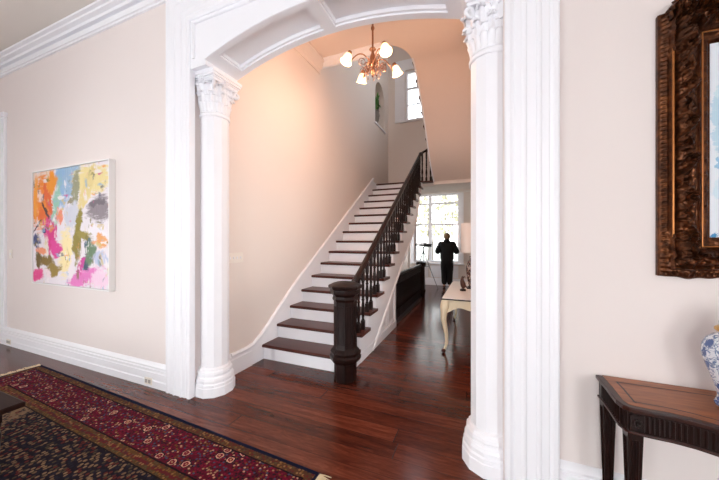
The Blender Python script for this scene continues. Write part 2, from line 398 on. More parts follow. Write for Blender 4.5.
def pierced(axis, pos, th, t0, t1, z0, z1, ops, mb=None):
    """wall slab; axis 'x' runs along x at y=pos..pos+th, 'y' along y at x=pos..pos+th.
    ops: (a, b, zlow, topfn or number)"""
    mb = mb or MB()
    ts = {t0, t1}
    for a, b, zl, tp in ops:
        n = 1 if not callable(tp) else 24
        for k in range(n+1): ts.add(a + (b-a)*k/n)
    ts = sorted(ts)
    P = (lambda t, d, z: (t, pos+d, z)) if axis == 'x' else (lambda t, d, z: (pos+d, t, z))
    top = lambda tp, t: tp(t) if callable(tp) else tp
    def q(*p): mb.add(p, [(0,1,2,3)])
    for i in range(len(ts)-1):
        a, b = ts[i], ts[i+1]; mid = (a+b)/2
        here = sorted([o for o in ops if o[0] < mid < o[1]], key=lambda o: o[2])
        for d in (0, th):
            la, lb = z0, z0
            for o in here:
                if o[2] > z0 + 1e-6: q(P(a,d,la), P(b,d,lb), P(b,d,o[2]), P(a,d,o[2]))
                la, lb = top(o[3], a), top(o[3], b)
            q(P(a,d,la), P(b,d,lb), P(b,d,z1), P(a,d,z1))
        for o in here:
            q(P(a,0,top(o[3],a)), P(b,0,top(o[3],b)), P(b,th,top(o[3],b)), P(a,th,top(o[3],a)))
            if o[2] > z0 + 1e-6: q(P(a,0,o[2]), P(b,0,o[2]), P(b,th,o[2]), P(a,th,o[2]))
        q(P(a,0,z1), P(b,0,z1), P(b,th,z1), P(a,th,z1))
        if not any(o[2] <= z0+1e-6 for o in here): q(P(a,0,z0), P(b,0,z0), P(b,th,z0), P(a,th,z0))
    for o in ops:
        for t in (o[0], o[1]):
            if abs(top(o[3], t) - o[2]) > 1e-4: q(P(t,0,o[2]), P(t,th,o[2]), P(t,th,top(o[3],t)), P(t,0,top(o[3],t)))
    for t in (t0, t1): q(P(t,0,z0), P(t,th,z0), P(t,th,z1), P(t,0,z1))
    return mb

# floor with the basement stairwell left open under the flight
fl = MB(); bx0, bx1, by0, by1 = SX, -1.40, 4.96, 7.45
FX0, FX1, FY0, FY1 = WL-.3, WR+.3, BACK-.3, YR1
for (a, b, c_, d) in ((FX0, bx0, FY0, FY1), (bx1, FX1, FY0, FY1), (bx0, bx1, FY0, by0), (bx0, bx1, by1, FY1)):
    fl.box(a, b, c_, d, -.12, 0)
struct(fl.build('floor', M['floor'], merge=False))
wl = MB()
for (a, b, c_, d) in ((bx0-.1, bx0, by0-.1, by1+.1), (bx1, bx1+.1, by0-.1, by1+.1), (bx0, bx1, by0-.1, by0), (bx0, bx1, by1, by1+.1)):
    wl.box(a, b, c_, d, -2.6, -.121)
wl.box(bx0-.1, bx1+.1, by0-.1, by1+.1, -2.7, -2.6)
struct(wl.build('wall_basement', M['navywell'], merge=False))

# front room
struct(pierced('x', YF, YB-YF, WL-.2, WR+.2, 0, 5.2, [(JL, JR, 0, 3.62)]).build('wall_front', M['wall']))
BW = [(-5.6,-4.3,.12,2.95), (-3.1,-1.8,.12,2.95), (-.6,.7,.12,2.95), (1.7,3.0,.12,2.95)]
struct(pierced('x', BACK-.25, .25, WL-.2, WR+.2, 0, 5.2, BW).build('wall_back', M['wall']))
LW = [(-1.6,-.3,.12,2.95)]
ADDED_RIGHT = [(-2.9,-1.6,.12,2.95)]  # invented window behind the view, lights surfaces facing right
struct(pierced('y', WL-.25, .25, BACK, YF, 0, 5.2, LW).build('wall_left', M['wall']))
struct(pierced('y', WR, .25, BACK, YF, 0, 5.2, ADDED_RIGHT).build('wall_right', M['wall']))
struct(MB().box(WL, WR, BACK, YF, CZ, CZ+.2).build('ceiling', M['ceil']))

# hall
niche = lambda y: 5.40 + .43*math.sqrt(max(0, 1-((y-7.71)/.40)**2))
struct(pierced('y', SX-.3, .3, YB, YW+.001, 0, UZ, [(7.31, 8.11, 4.62, niche)]).build('wall_stair', M['hall']))
nb = MB().box(SX-.34, SX-.30, 7.2, 8.2, 4.5, 5.95); struct(nb.build('wall_niche', M['hall']))
ADDED_HALL = [(5.6,6.5,5.8,7.0), (2.7,3.7,.9,3.1)]  # both windows added out of view to brighten stairwell and stair wall
ADDED_BAY = [(8.95,9.85,.8,2.7)]  # added side window, unseen, fills the rear room and its window frames
struct(pierced('y', HX, .25, YB, YR1+.0, 0, UZ, ADDED_HALL).build('wall_hall', M['hall']))
W2 = (-2.04, -.95, 5.0, 6.50)
def lintel(x):
    r = .42; x0 = SX+.18
    if x < x0 + r: return 2.845 - r + math.sqrt(max(0, r*r - (x0+r-x)**2))
    return 2.845
struct(pierced('x', YW, .28, SX-.3, HX, 0, UZ, [(SX+.18, SX+.6, 0, lintel), (SX+.6, HX, 0, 2.845), W2]).build('wall_rear', M['hall']))
W1 = (-2.08, -.59, .74, 3.05)
struct(pierced('x', YR0, YR1-YR0, SX-.7, HX, 0, 3.6, [W1]).build('wall_garden', M['hall']))
struct(pierced('y', SX-.7, .2, YW+.28, YR0, 0, 3.6, ADDED_BAY).build('wall_bay', M['hall']))
struct(MB().box(SX-.5, HX, YW+.28, YR0, 3.35, 3.5).build('ceiling', M['ceil']))
# hall ceiling with the rounded stairwell opening
FXL = -1.06
cl = MB()
edge = [(SX, 4.40), (-1.42, 4.40)]
for k in range(1, 13):
    a = PI/2*k/12; edge.append((-1.42 + .36*math.sin(a), 4.40 + .50*(1-math.cos(a))))
poly = [(SX, YB), (HX, YB), (HX, 4.90)] + edge[::-1]
cl.prism(poly, HZ, HZ+.28)
struct(cl.build('ceiling', M['ceil2']))
struct(MB().box(SX, HX, YB, YW, UZ, UZ+.2).build('ceiling', M['hall']))
struct(MB().box(SX, HX, YB-.1, YB, HZ+.28, UZ).build('wall_upper', M['hall']))
# trim along the opening edge
tp = [(x, y) for x, y in edge[:2]]
tr = MB()
prof = [(-.10,0), (-.095,-.02), (-.05,-.045), (-.045,-.06), (-.02,-.085), (-.015,-.10), (.03,-.10), (.03,.27), (.001,.27), (.001,0)]
side = []
for i, (x, y) in enumerate(tp):
    p0 = tp[max(i-1,0)]; p1 = tp[min(i+1,len(tp)-1)]
    t = Vector((p1[0]-p0[0], p1[1]-p0[1], 0)).normalized()
    side.append(((-t.y, t.x, 0), (0,0,1)))
tr.sweep(prof, [(x, y, HZ-.001) for x, y in tp], side)
struct(tr.build('trim_6', M['white'], smooth=35))
# crown of the hall along the stair wall and above the arch
cp = [(0,0), (0,-.20), (.02,-.20), (.03,-.16), (.03,-.13), (.08,-.09), (.11,-.05), (.13,-.04), (.13,0)]
cr = MB()
cr.sweep(cp, [(SX, YB, HZ), (SX, 4.40, HZ)], [((1,0,0),(0,0,1))]*2)
struct(cr.build('trim_5', M['hall'], smooth=35))

# crown of the front room
cp2 = [(0,0), (0,-.18), (.022,-.18), (.026,-.165), (.040,-.160), (.044,-.105), (.008,-.098), (.008,-.080), (.060,-.074), (.070,-.050), (.112,-.040), (.116,-.022), (.15,-.018), (.155,0)]
cr = MB()
cr.sweep(cp2, [(WL, BACK, CZ), (WL, YF, CZ), (WR, YF, CZ), (WR, BACK, CZ)], [((1,0,0),(0,0,1)), ((1,-1,0),(0,0,1)), ((-1,-1,0),(0,0,1)), ((-1,0,0),(0,0,1))])
struct(cr.build('trim_4', M['white'], smooth=30))

# baseboards
bp_ = [(0,0), (.055,0), (.055,.10), (.047,.115), (.047,.215), (.040,.225), (.040,.262), (.030,.275), (.034,.30), (.018,.335), (0,.35)]
bp_ = [(a*.85, z*.68) for a, z in bp_]
b = MB(); b.sweep(bp_, [(WL, YF, 0), (-2.86, YF, 0)], [((0,-1,0),(0,0,1))]*2)
struct(b.build('baseboard_left', M['white'], smooth=30))
b = MB(); b.sweep(bp_, [(.415, YF, 0), (WR, YF, 0)], [((0,-1,0),(0,0,1))]*2)
struct(b.build('baseboard_right', M['white'], smooth=30))
b = MB(); b.sweep(bp_, [(WL, BACK, 0), (WL, 1.55, 0)], [((1,0,0),(0,0,1))]*2)
struct(b.build('baseboard_side', M['white'], smooth=30))
hp = [(0,0), (.03,0), (.03,.17), (.022,.18), (.024,.205), (.012,.235), (0,.24)]
b = MB(); b.sweep(hp, [(SX, YB, 0), (SX, 2.76, 0)], [((1,0,0),(0,0,1))]*2)
struct(b.build('baseboard_hall', M['white'], smooth=30))
b = MB(); b.sweep(hp, [(HX, YB, 0), (HX, YR0, 0)], [((-1,0,0),(0,0,1))]*2)
struct(b.build('baseboard_hallway', M['white'], smooth=30))
b = MB(); b.sweep(hp, [(SX-.5, YR0, 0), (HX, YR0, 0)], [((0,-1,0),(0,0,1))]*2)
struct(b.build('baseboard_garden', M['white'], smooth=30))

# door casing at the corner of the left wall
d = MB(); d.box(-6.62, -6.36, YF-.034, YF, .239, 3.29); d.box(-6.65, -6.34, YF-.048, YF, 3.29, 3.35)
d.box(-6.58, -6.40, YF-.046, YF-.034, .239, 3.26)
struct(d.build('trim_7', M['white'], bevel=.006))

# casing round the arch
w_ = .335
pf = [(0,0), (0,.036), (.012,.046), (.034,.046), (.042,.036), (.056,.030), (.062,.040), (.104,.040), (.110,.050), (.122,.056), (.134,.050), (.140,.040), (.196,.040), (.202,.050),
      (.214,.056), (.226,.050), (.232,.040), (.272,.040), (.279,.030), (.294,.036), (.302,.046), (.324,.046), (.335,.036), (.335,0)]
pf = [(a, 0 if i in (0, len(pf)-1) else .036+b*.55) for i, (a, b) in enumerate(pf)]
CL0, CR0, CT = -2.86, .415, 3.90
cs = MB()
def casing_pts(a):  # a: inset from the outer edge
    return None
path = [(CL0, YF, 0), (CL0, YF, CT), (CR0, YF, CT), (CR0, YF, 0)]
cs.sweep(pf, path, [((1,0,0),(0,-1,0)), ((1,0,-1),(0,-1,0)), ((-.82,0,-1),(0,-1,0)), ((-.82,0,0),(0,-1,0))])
struct(cs.build('trim_1', M['white'], smooth=25))

# arch: spandrels and panelled soffit
AX, AZ, AR = -1.215, .10, 3.25
SPL, SPR = -2.33, -.10
S0, S1 = 1.955, 2.335     # front and back faces of the spandrel
def az(x): return AZ + math.sqrt(AR*AR - (x-AX)**2)
a0 = math.asin((SPL-AX)/AR); a1 = math.asin((SPR-AX)/AR)
sp = MB(); n = 64; YC = .003
xs = [AX + AR*math.sin(a0+(a1-a0)*k/n) for k in range(n+1)]
cols = [(JL, 3.1155), (xs[0], 3.1155)] + [(x, az(x)) for x in xs] + [(xs[-1], 3.1155), (JR, 3.1155)]
for y in (S0, S1):
    for (xa, za), (xb, zb) in zip(cols[:-1], cols[1:]):
        if xb - xa > 1e-6:
            q = [(xa,y,za), (xb,y,zb), (xb,y,3.66), (xa,y,3.66)]
            sp.add(q, [(0,1,2,3)] if y == S0 else [(3,2,1,0)])
sp.box(JL, xs[0], S0+.001, S1-.001, 3.1155, 3.60); sp.box(xs[-1], JR, S0+.001, S1-.001, 3.1155, 3.60)
struct(sp.build('trim_2', M['white'], merge=False))
sp = MB()
# soffit: stiles with two sunk panels
na = 160; ys = [S0, S0+.045, S0+.047, S0+.062, S0+.064, S1-.086, S1-.084, S1-.064, S1-.062, S1]
lev = [0, 0, .014, .016, .045, .045, .016, .014, 0, 0]
pans = [(.055, .475), (.525, .945)]
us = sorted(set([k/na for k in range(na+1)] + [p+q for pr in pans for p, q in ((pr[0],-.0005),(pr[0],.0005),(pr[0],.0065),(pr[0],.0075),(pr[1],.0005),(pr[1],-.0005),(pr[1],-.0065),(pr[1],-.0075))]))
def dep(u, l):
    for p0, p1 in pans:
        if p0 < u < p1:
            e = min(u-p0, p1-u)
            return l if e > .007 else min(l, .014)
    return 0
vs = []; fs = []
for u in us:
    a = a0 + (a1-a0)*u
    for y, l in zip(ys, lev):
        r = AR + dep(u, l); vs.append((AX + r*math.sin(a), y, AZ + r*math.cos(a)))
m_ = len(ys)
for i in range(len(us)-1):
    for j in range(m_-1): fs.append((i*m_+j, i*m_+j+1, (i+1)*m_+j+1, (i+1)*m_+j))
sp.add(vs, fs)
struct(sp.build('trim_11', M['white'], smooth=30))
# bead round the spandrel and along the arch edge
bd = MB()
bpf = [(0,0), (0,.008), (.008,.016), (.018,.016), (.026,.008), (.026,0)]
bx0_, bx1_, bz_ = JL+.075, JR-.075, 3.545
bd.sweep(bpf, [(bx0_, S0, 3.20), (bx0_, S0, bz_), (bx1_, S0, bz_), (bx1_, S0, 3.20)], [((1,0,0),(0,-1,0)), ((1,0,-1),(0,-1,0)), ((-1,0,-1),(0,-1,0)), ((-1,0,0),(0,-1,0))])
struct(bd.build('trim_3', M['white'], smooth=25))
bd = MB(); pts = []; sd = []
for k in range(81):
    a = a0 + (a1-a0)*k/80; pts.append((AX+AR*math.sin(a), S0, AZ+AR*math.cos(a))); sd.append(((math.sin(a),0,math.cos(a)),(0,-1,0)))
bd.sweep([(0,-.002), (0,.006), (.004,.012), (.012,.012), (.018,.004), (.018,-.002)], pts, sd)
struct(bd.build('trim_8', M['white'], smooth=25))

# ------------------------------------------------------------------ columns
def leaf_mesh(w, h, curl, r0, r1, lobes=5, rib=.012, th=.012):
    """acanthus leaf standing on a bell: local x sideways, y outward, z up"""
    mb = MB()
    def fn(u, v):
        s = (u-.5)*2
        prof = (.62 + .38*math.sin(PI*min(1, v*1.15))) * (1 - .45*max(0, v-.72)/.28)
        sc = 1 + .16*math.cos(lobes*2*PI*v)*abs(s)**1.5
        x = s*w/2*prof*sc
        out = r0 + (r1-r0)*v
        y = out
        z = h*v
        if v > .62:
            t = (v-.62)/.38; ang = t*PI*1.05
            y = out + curl*(1-math.cos(ang))*.9; z = h*.62 + curl*1.25*math.sin(ang) + h*.10*t
        y += rib*(math.cos(s*PI*3)*.55 + (1-abs(s))*.9) - .02*s*s
        return (x, y, z)
    mb.grid(fn, 14, 18)
    return mb
def solidify(o, t):
    m = o.modifiers.new('thick', 'SOLIDIFY'); m.thickness = t; m.offset = 0; return o
def make_column(cx, cy, label):
    t = thing('column', label, 'column', (cx, cy, 0))
    ph = PI/12; k = 1/math.cos(PI/12)
    A = .126
    ba = [(r*.82, z) for r, z in [(.222,0), (.222,.085), (.216,.09), (.216,.115), (.205,.125), (.208,.15), (.200,.172), (.186,.182), (.186,.196), (.192,.205), (.188,.226), (.176,.236), (.172,.250)]] + [(A,.262)]
    MB().lathe([(r*k, z) for r, z in ba], 12, ph=ph).build('base', M['white'], t, smooth=20)
    MB().lathe([(A*k,.258), (A*k,2.715)], 12, ph=ph).build('shaft', M['white'], t, smooth=15)
    # capital
    c_ = MB().lathe([(A*k+.004,2.70), (A*k+.009,2.707), (A*k+.010,2.722), (A*k+.006,2.735), (A-.008,2.75), (A-.008,2.86), (A-.004,2.95), (A+.02,3.03)], 48).build('capital', M['white'], t, smooth=40)
    ab = MB(); h = .150
    ab.box(-h,h,-h,h,3.022,3.045); ab.box(-h-.008,h+.008,-h-.008,h+.008,3.045,3.060); ab.box(-h-.022,h+.022,-h-.022,h+.022,3.060,3.082); ab.box(-h-.030,h+.030,-h-.030,h+.030,3.082,3.115)
    ab.build('abacus', M['white'], c_, bevel=.004, merge=False)
    # fluted lower ring of plain upright leaves
    n_ = 18
    for i in range(n_):
        a = 2*PI*i/n_
        lm = MB()
        def fl_(u, v):
            s = (u-.5)*2; w = .025*(1-.35*max(0, v-.8)/.2)
            return (s*w, A-.010 + .014*(1-s*s) + .020*v*v, 2.74 + .105*v)
        lm.grid(fl_, 6, 6, Matrix.Rotation(a, 4, 'Z'))
        o = lm.build('leaf', M['white'], c_, smooth=60); solidify(o, .008)
    # two tiers of curling acanthus
    l1 = leaf_mesh(.125, .135, .018, A+.000, A+.008).build('leaf', M['white'], c_, smooth=60); solidify(l1, .012); l1.location = (0,0,2.835)
    first = True
    for tier, (cnt, z0, off, sc) in enumerate(((10, 2.828, 0, 1.0), (8, 2.895, PI/8, 1.0))):
        for i in range(cnt):
            o = l1 if first else l1.copy()
            if not first: COL.objects.link(o); o.parent = c_
            first = False
            a = 2*PI*i/cnt + off
            o.location = (0,0,z0); o.rotation_euler = (0,0,a); o.scale = (1, sc + (.10 if tier else 0), sc)
    # corner volutes
    for i in range(4):
        a = PI/4 + PI/2*i; vm = MB(); pts = []; rs = []
        for q in range(40):
            s = q/39; an = PI*.5 + s*PI*3.2; rr = .040*(1-s*.82)
            pts.append((0, .192 + rr*math.cos(an)*1.0, 2.995 + rr*math.sin(an)*.9 - .012)); rs.append(.017*(1-.45*s))
        vm.tube([(0,.148,2.90), (0,.160,2.96), (0,.18,3.005)] + pts, [.014,.016,.017] + rs, 8, Matrix.Rotation(a - PI/2, 4, 'Z'))
        vm.build('volute', M['white'], c_, smooth=50)
    # little rosettes on the abacus
    for i in range(4):
        a = PI/2*i; rm = MB()
        for q in range(5):
            b_ = 2*PI*q/5; rm.sphere((.022*math.cos(b_), h+.012, 3.055+.022*math.sin(b_)), (.015,.010,.015), 8, 6, Matrix.Rotation(a, 4, 'Z'))
        rm.sphere((0, h+.018, 3.055), .010, 8, 6, Matrix.Rotation(a, 4, 'Z'))
        rm.build('rosette', M['white'], c_, smooth=60)
    return t
make_column(-2.468, 2.18, 'white faceted column with acanthus capital on the left of the archway')
make_column(.070, 2.18, 'white faceted column with acanthus capital at the right side of the archway, nearest the gilt frame')

# ------------------------------------------------------------------ main staircase
R_, G_, NY = .186, .292, 2.94
ST = thing('staircase', 'straight white staircase with dark mahogany treads and a dark turned balustrade', 'staircase', (-1.9, 2.94, 0))
def sp_(o):  # keep world placement under the empty
    o.location = o.location - Vector((-1.9, 2.94, 0)); o.parent = ST; return o
def nos(k): return NY + G_*(k-1)
for k in range(1, 16):
    z = R_*k; y0 = nos(k); y1 = nos(k+1) + .03
    xr = -1.30 if k > 1 else -1.32
    t = MB(); r = .018
    pr_ = [(y1, z-.038), (y0+.012, z-.038)]
    for q in range(7):
        a = -PI/2 - PI*q/6; pr_.append((y0+.014 + .019*math.cos(a), z-.019 + .019*math.sin(a)))
    pr_ += [(y0+.012, z), (y1, z)]
    t.prism(pr_, SX+.022, xr, 'yz')
    # nosing return on the open side
    sp_(t.build('tread', M['tread'], smooth=40))
for k in range(1, 17):
    y = nos(k) + .03; r = MB(); r.box(SX+.02, -1.385, y, y+.02, R_*(k-1), R_*k-.039)
    r.box(SX+.02, -1.385, y-.012, y, R_*k-.062, R_*k-.039)
    sp_(r.build('riser', M['white']))
# landing
ld = MB(); ly0 = nos(16)
ld.box(SX, HX, ly0+.22, YW, 2.86, 2.94); ld.box(SX, -1.385, ly0+.052, ly0+.22, 2.86, 2.938); ld.box(-1.05, HX, ly0+.03, ly0+.22, 2.86, 2.938)
sp_(ld.build('landing', M['hall'], merge=False))
lt = MB(); lt.box(SX+.02, -1.30, ly0-.006, ly0+.06, 2.94, 2.976); lt.box(SX+.02, HX, ly0+.06, YW, 2.9401, 2.976)
sp_(lt.build('landing_floor', M['tread'], merge=False, bevel=.01))
# open string
low = [(3.00,0), (3.75,0), (4.93,.754), (6.30,1.60), (6.62,1.86), (6.86,2.18), (7.06,2.50), (7.22,2.70), (7.42,2.82), (7.60,2.859)]
up = []
for k in range(1, 17):
    y = nos(k) + .03; up += [(y, R_*(k-1)-.0385 if k > 1 else 0), (y, R_*k-.0385)]
up += [(7.60, 2.937)]
sg = MB(); n = 0
poly = low[1:] + up[::-1]
sg.prism(poly, -1.385, -1.345, 'yz')
st_o = sp_(sg.build('stringer', M['white']))
bm_ = MB()  # bead along the lower edge of the string
bl = [(y, z) for y, z in low[1:]]
sdv = []
for i in range(len(bl)):
    p0 = bl[max(i-1,0)]; p1 = bl[min(i+1,len(bl)-1)]; t_ = Vector((0, p1[0]-p0[0], p1[1]-p0[1])).normalized()
    sdv.append(((0,-t_.z,t_.y),(1,0,0)))
bm_.sweep([(-.004,-.042), (-.004,.016), (.012,.022), (.030,.016), (.036,0), (.036,-.001)], [(-1.345, y, z) for y, z in bl], sdv)
sp_(bm_.build('string_bead', M['white'], smooth=30))
for k in range(2, 16):  # scroll brackets under the tread ends
    y = nos(k)+.04; z = R_*k-.04; br = MB()
    br.prism([(y, z), (y+.26, z), (y+.25, z-.03), (y+.16, z-.05), (y+.10, z-.10), (y+.05, z-.145), (y, z-.147)], -1.345, -1.337, 'yz')
    sp_(br.build('bracket', M['white'], bevel=.002))
# wall skirt
sk = MB(); o_ = .245
def nz(y): return .186 + (y-NY)*R_/G_
spoly = [(2.70, 0), (2.70, .225), (2.80, .245), (2.93, .315), (3.05, .40), (3.30, .60), (3.70, .895), (7.12, nz(7.12)+o_), (7.12, 2.976+.02), (YW, 2.976+.02), (YW, 2.80), (7.2, 2.8), (3.2, 0)]
sk.prism(spoly, SX+.001, SX+.022, 'yz')
sp_(sk.build('wall_skirt', M['white']))
sk = MB(); tl = [(2.45,.234), (2.70,.236), (2.80,.253), (2.93,.322), (3.05,.405), (3.30,.602), (3.70,.897), (7.12, nz(7.12)+o_)]
sdv = []
for i in range(len(tl)):
    p0 = tl[max(i-1,0)]; p1 = tl[min(i+1,len(tl)-1)]; t_ = Vector((0, p1[0]-p0[0], p1[1]-p0[1])).normalized(); sdv.append(((0,-t_.z,t_.y),(1,0,0)))
sk.sweep([(-.035,0), (-.035,.026), (-.01,.034), (.008,.022), (.010,0)], [(SX+.001, y, z) for y, z in tl], sdv)
sp_(sk.build('skirt_cap', M['white'], smooth=30))
# plaster underside of the flight and the panelled spandrel under it
us_ = MB(); ul = [(4.95,.77), (6.30,1.61), (6.62,1.87), (6.86,2.19), (7.06,2.51), (7.22,2.71), (7.42,2.83), (7.62,2.859)]
for i in range(len(ul)-1):
    (ya, za), (yb, zb) = ul[i], ul[i+1]
    us_.add([(SX+.001,ya,za), (-1.386,ya,za), (-1.386,yb,zb), (SX+.001,yb,zb)], [(0,1,2,3)])
us_.box(SX+.001, -1.386, 4.92, 4.95, 0.001, .80)
sp_(us_.build('underside', M['hall'], smooth=30))
pn = MB(); pn.prism([(3.74,0.001), (4.95,0.001), (4.95,.767), (4.93,.752)], -1.384, -1.362, 'yz')
pn.prism([(3.3,0.001), (4.95,0.001), (4.95,.11), (3.3,.11)], -1.362, -1.338, 'yz')
pn.box(-1.362, -1.345, 4.89, 4.95, .11, .72)
def molding(pts):
    q = pts + [pts[0]]
    for a, b_ in zip(q[:-1], q[1:]):
        pn.tube([(-1.360, a[0], a[1]), (-1.360, b_[0], b_[1])], .009, 6)
molding([(4.10,.16), (4.42,.16), (4.42,.365)])
molding([(4.52,.16), (4.84,.16), (4.84,.63), (4.52,.425)])
sp_(pn.build('spandrel_panel', M['white'], smooth=40, merge=False))
# newel
nx, ny = -1.345, 2.875
nw = MB(); k8 = 1/math.cos(PI/8)
npf = [(.112,0), (.112,.185), (.130,.195), (.150,.215), (.158,.235), (.158,.262), (.146,.278), (.146,.292), (.150,.305), (.138,.330), (.122,.345), (.116,.36), (.116,.845),
       (.124,.855), (.130,.872), (.124,.89), (.122,.90), (.132,.915), (.148,.93), (.152,.955), (.150,.972)]
nw.lathe([(r*k8, z) for r, z in npf], 8, T(nx, ny, 0), ph=PI/8)
NW = sp_(nw.build('newel_post', M['dark'], smooth=25))
def cho(name, mb, mat, par, **k):
    o = mb.build(name, mat, None, **k); o.parent = par; o.matrix_parent_inverse = (Matrix.Translation(ST.location) @ Matrix.Translation(par.location)).inverted(); return o
cho('newel_cap', MB().lathe([(r*k8, z) for r, z in [(.150,.9725), (.168,.985), (.172,1.005), (.166,1.018), (.120,1.040), (.05,1.052), (.001,1.054)]], 8, T(nx, ny, 0), ph=PI/8), M['dark'], NW, smooth=25)
pm = MB()
for i in range(8):
    Mx = T(nx, ny, 0) @ Matrix.Rotation(2*PI*i/8, 4, 'Z')
    for (a, b_, c2, d2) in ((-.033,-.026,.40,.80), (.026,.033,.40,.80), (-.033,.033,.40,.407), (-.033,.033,.793,.80)):
        pm.box(.114, .121, a, b_, c2, d2, Mx)
cho('newel_panel', pm, M['dark'], NW, merge=False)
# balusters
def bal(h):
    b_ = MB(); q = .022
    b_.box(-q,q,-q,q,0,.11)
    b_.lathe([(.015,.108),(.023,.118),(.016,.13),(.015,.145),(.021,.19),(.025,.235),(.021,.29),(.015,.34),(.015,.36),(.022,.372),(.015,.386),(.020,.43),(.017,h-.20),(.022,h-.19),(.016,h-.178)], 10)
    b_.box(-q*.85,q*.85,-q*.85,q*.85,h-.18,h)
    return b_
RH = .665
b_proto = {}
for k in range(2, 16):
    for j in (0, 1):
        y = nos(k) + .065 + j*G_/2
        h = nz(y) + RH - .012 - R_*k
        key = j
        if key not in b_proto:
            o = bal(h).build('baluster', M['dark'], smooth=45); b_proto[key] = o
        else:
            o = b_proto[key].copy(); COL.objects.link(o)
        o.parent = None; o.location = (-1.365, y, R_*k); sp_(o)
# handrail: rises, sweeps round the well and returns on the upper flight
WX = (-1.365-1.075)/2; WRd = (1.365-1.075)/2
path = []
path += [(-1.365, ny+.10, 1.005), (-1.365, ny+.20, nz(ny+.20)+RH+.03)]
yy = ny+.45
while yy < 7.25: path.append((-1.365, yy, nz(yy)+RH)); yy += .3
path.append((-1.365, 7.30, nz(7.30)+RH+.02))
for q in range(1, 12):
    a = PI - PI*q/11*1.0
    path.append((WX + WRd*math.cos(a), 7.36 + WRd*1.4*math.sin(a), nz(7.30)+RH+.03 + .30*q/11))
zt = path[-1][2]
G2 = .267
def uz2(y): return 3.162 + (7.50-y)*R_/G2      # nosing line of the return flight
yy = 7.15
while yy > 4.9: path.append((-1.075, yy, max(zt, uz2(yy)+RH))); yy -= .3
rp = [(-.032,-.022), (.032,-.022), (.038,-.004), (.030,.016), (.014,.028), (-.014,.028), (-.030,.016), (-.038,-.004)]
sd = []
for i in range(len(path)):
    t_ = (Vector(path[min(i+1,len(path)-1)]) - Vector(path[max(i-1,0)])).normalized()
    A_ = t_.cross(Vector((0,0,1))).normalized(); sd.append((A_, A_.cross(t_)))
hr = MB(); hr.sweep(rp, path, sd); sp_(hr.build('handrail', M['rail'], smooth=50))
# balusters round the landing well
for a in (150, 105, 60, 15):
    a = math.radians(a); x = WX + WRd*math.cos(a); y = 7.36 + WRd*1.4*math.sin(a)
    q = (math.pi-a)/PI; zz = nz(7.30)+RH+.03+.30*q - .02
    b = bal(zz-2.977).build('baluster', M['dark'], smooth=45); b.location = (x, y, 2.977); sp_(b)

# return flight up to the second floor, only its underside and edge in view
UP = thing('upper_staircase', 'upper stair flight with plastered sloping underside, returning above the hall', 'staircase', (-.46, 6.2, 2.976))
def up_(o): o.location = o.location - UP.location; o.parent = UP; return o
prof = [(4.88,HZ-.001), (4.94,4.547), (5.02,4.537), (5.12,4.510), (5.24,4.462), (5.37,4.390), (5.55,4.272), (5.78,4.105), (6.04,3.925), (6.28,3.71), (6.5,3.51), (6.75,3.305), (7.0,3.14), (7.20,3.03), (7.36,2.95), (7.50,2.895), (7.64,2.866), (YW-.001,2.858)]
so = MB(); topz = [z+.05 for y, z in prof]
sopoly = prof + [(y, z+.012) for y, z in prof[::-1]]
so.prism(sopoly, FXL+.03, HX-.001, 'yz')
up_(so.build('soffit', M['ceil2'], smooth=60))
def uzn(k): return 7.55 - G2*(k-1)
sg = MB(); lo = [(y, z-.004) for y, z in prof[:-2]]
upz = []
for k in range(1, 10):
    upz += [(uzn(k)-.02, 2.976+R_*(k-1)), (uzn(k)-.02, 2.976+R_*k-.037)]
upz += [(4.88, 2.976+R_*9-.037)]
sg.prism(lo[::-1] + [(4.88, HZ)] + [(y, z) for y, z in upz[::-1] if y > 4.87] + [(7.55, 2.976)], FXL, FXL+.03, 'yz')
up_(sg.build('stringer', M['white']))
for k in range(1, 10):
    t = MB(); z = 2.976+R_*k; t.box(FXL-.04, HX-.002, max(uzn(k)-G2-.02, 4.86), uzn(k), z-.036, z)
    up_(t.build('tread', M['tread'], bevel=.008))
    r = MB(); r.box(FXL+.03, HX-.002, uzn(k)-.04, uzn(k)-.022, z-R_+.001, z-.037); up_(r.build('riser', M['white']))
bp0 = None
for k in range(1, 10):
    for j in (0, 1):
        y = uzn(k) - .05 - j*G2/2
        if y < 4.95: continue
        z = 2.976+R_*k
        o = bal(max(zt, uz2(y)+RH) - .015 - z).build('baluster', M['dark'], smooth=45); o.location = (-1.075, y, z); up_(o)

# lower balustrade guarding the basement stairs
LB = thing('balustrade', 'low dark balustrade guarding the basement stair beneath the flight', 'balustrade', (-1.38, 6.2, 0))
def lb_(o): o.location = o.location - LB.location; o.parent = LB; return o
lb_(MB().box(-1.41,-1.35,4.97,7.40,.845,.90).build('handrail', M['dark'], bevel=.012))
lb_(MB().box(-1.405,-1.355,4.97,7.40,0,.09).build('base_rail', M['dark'], bevel=.006))
lb_(MB().lathe([(r*k8, z) for r, z in [(.095,0),(.095,.16),(.112,.18),(.112,.23),(.088,.26),(.086,.80),(.102,.83),(.115,.86),(.118,.90),(.118,.93),(.07,.955),(.001,.96)]], 8, T(-1.38, 7.50, 0), ph=PI/8).build('newel_post', M['dark'], smooth=25))
bp0 = None
y = 5.03
while y < 7.38:
    if bp0 is None:
        bp0 = MB().box(-.018,.018,-.018,.018,0,.16).lathe([(.012,.16),(.020,.2),(.022,.26),(.013,.38),(.013,.60),(.018,.62)],8).box(-.016,.016,-.016,.016,.62,.755).build('baluster', M['dark'], smooth=40); o = bp0
    else:
        o = bp0.copy(); COL.objects.link(o); o.parent = None
    o.location = (-1.38, y, .0905); lb_(o); y += .095

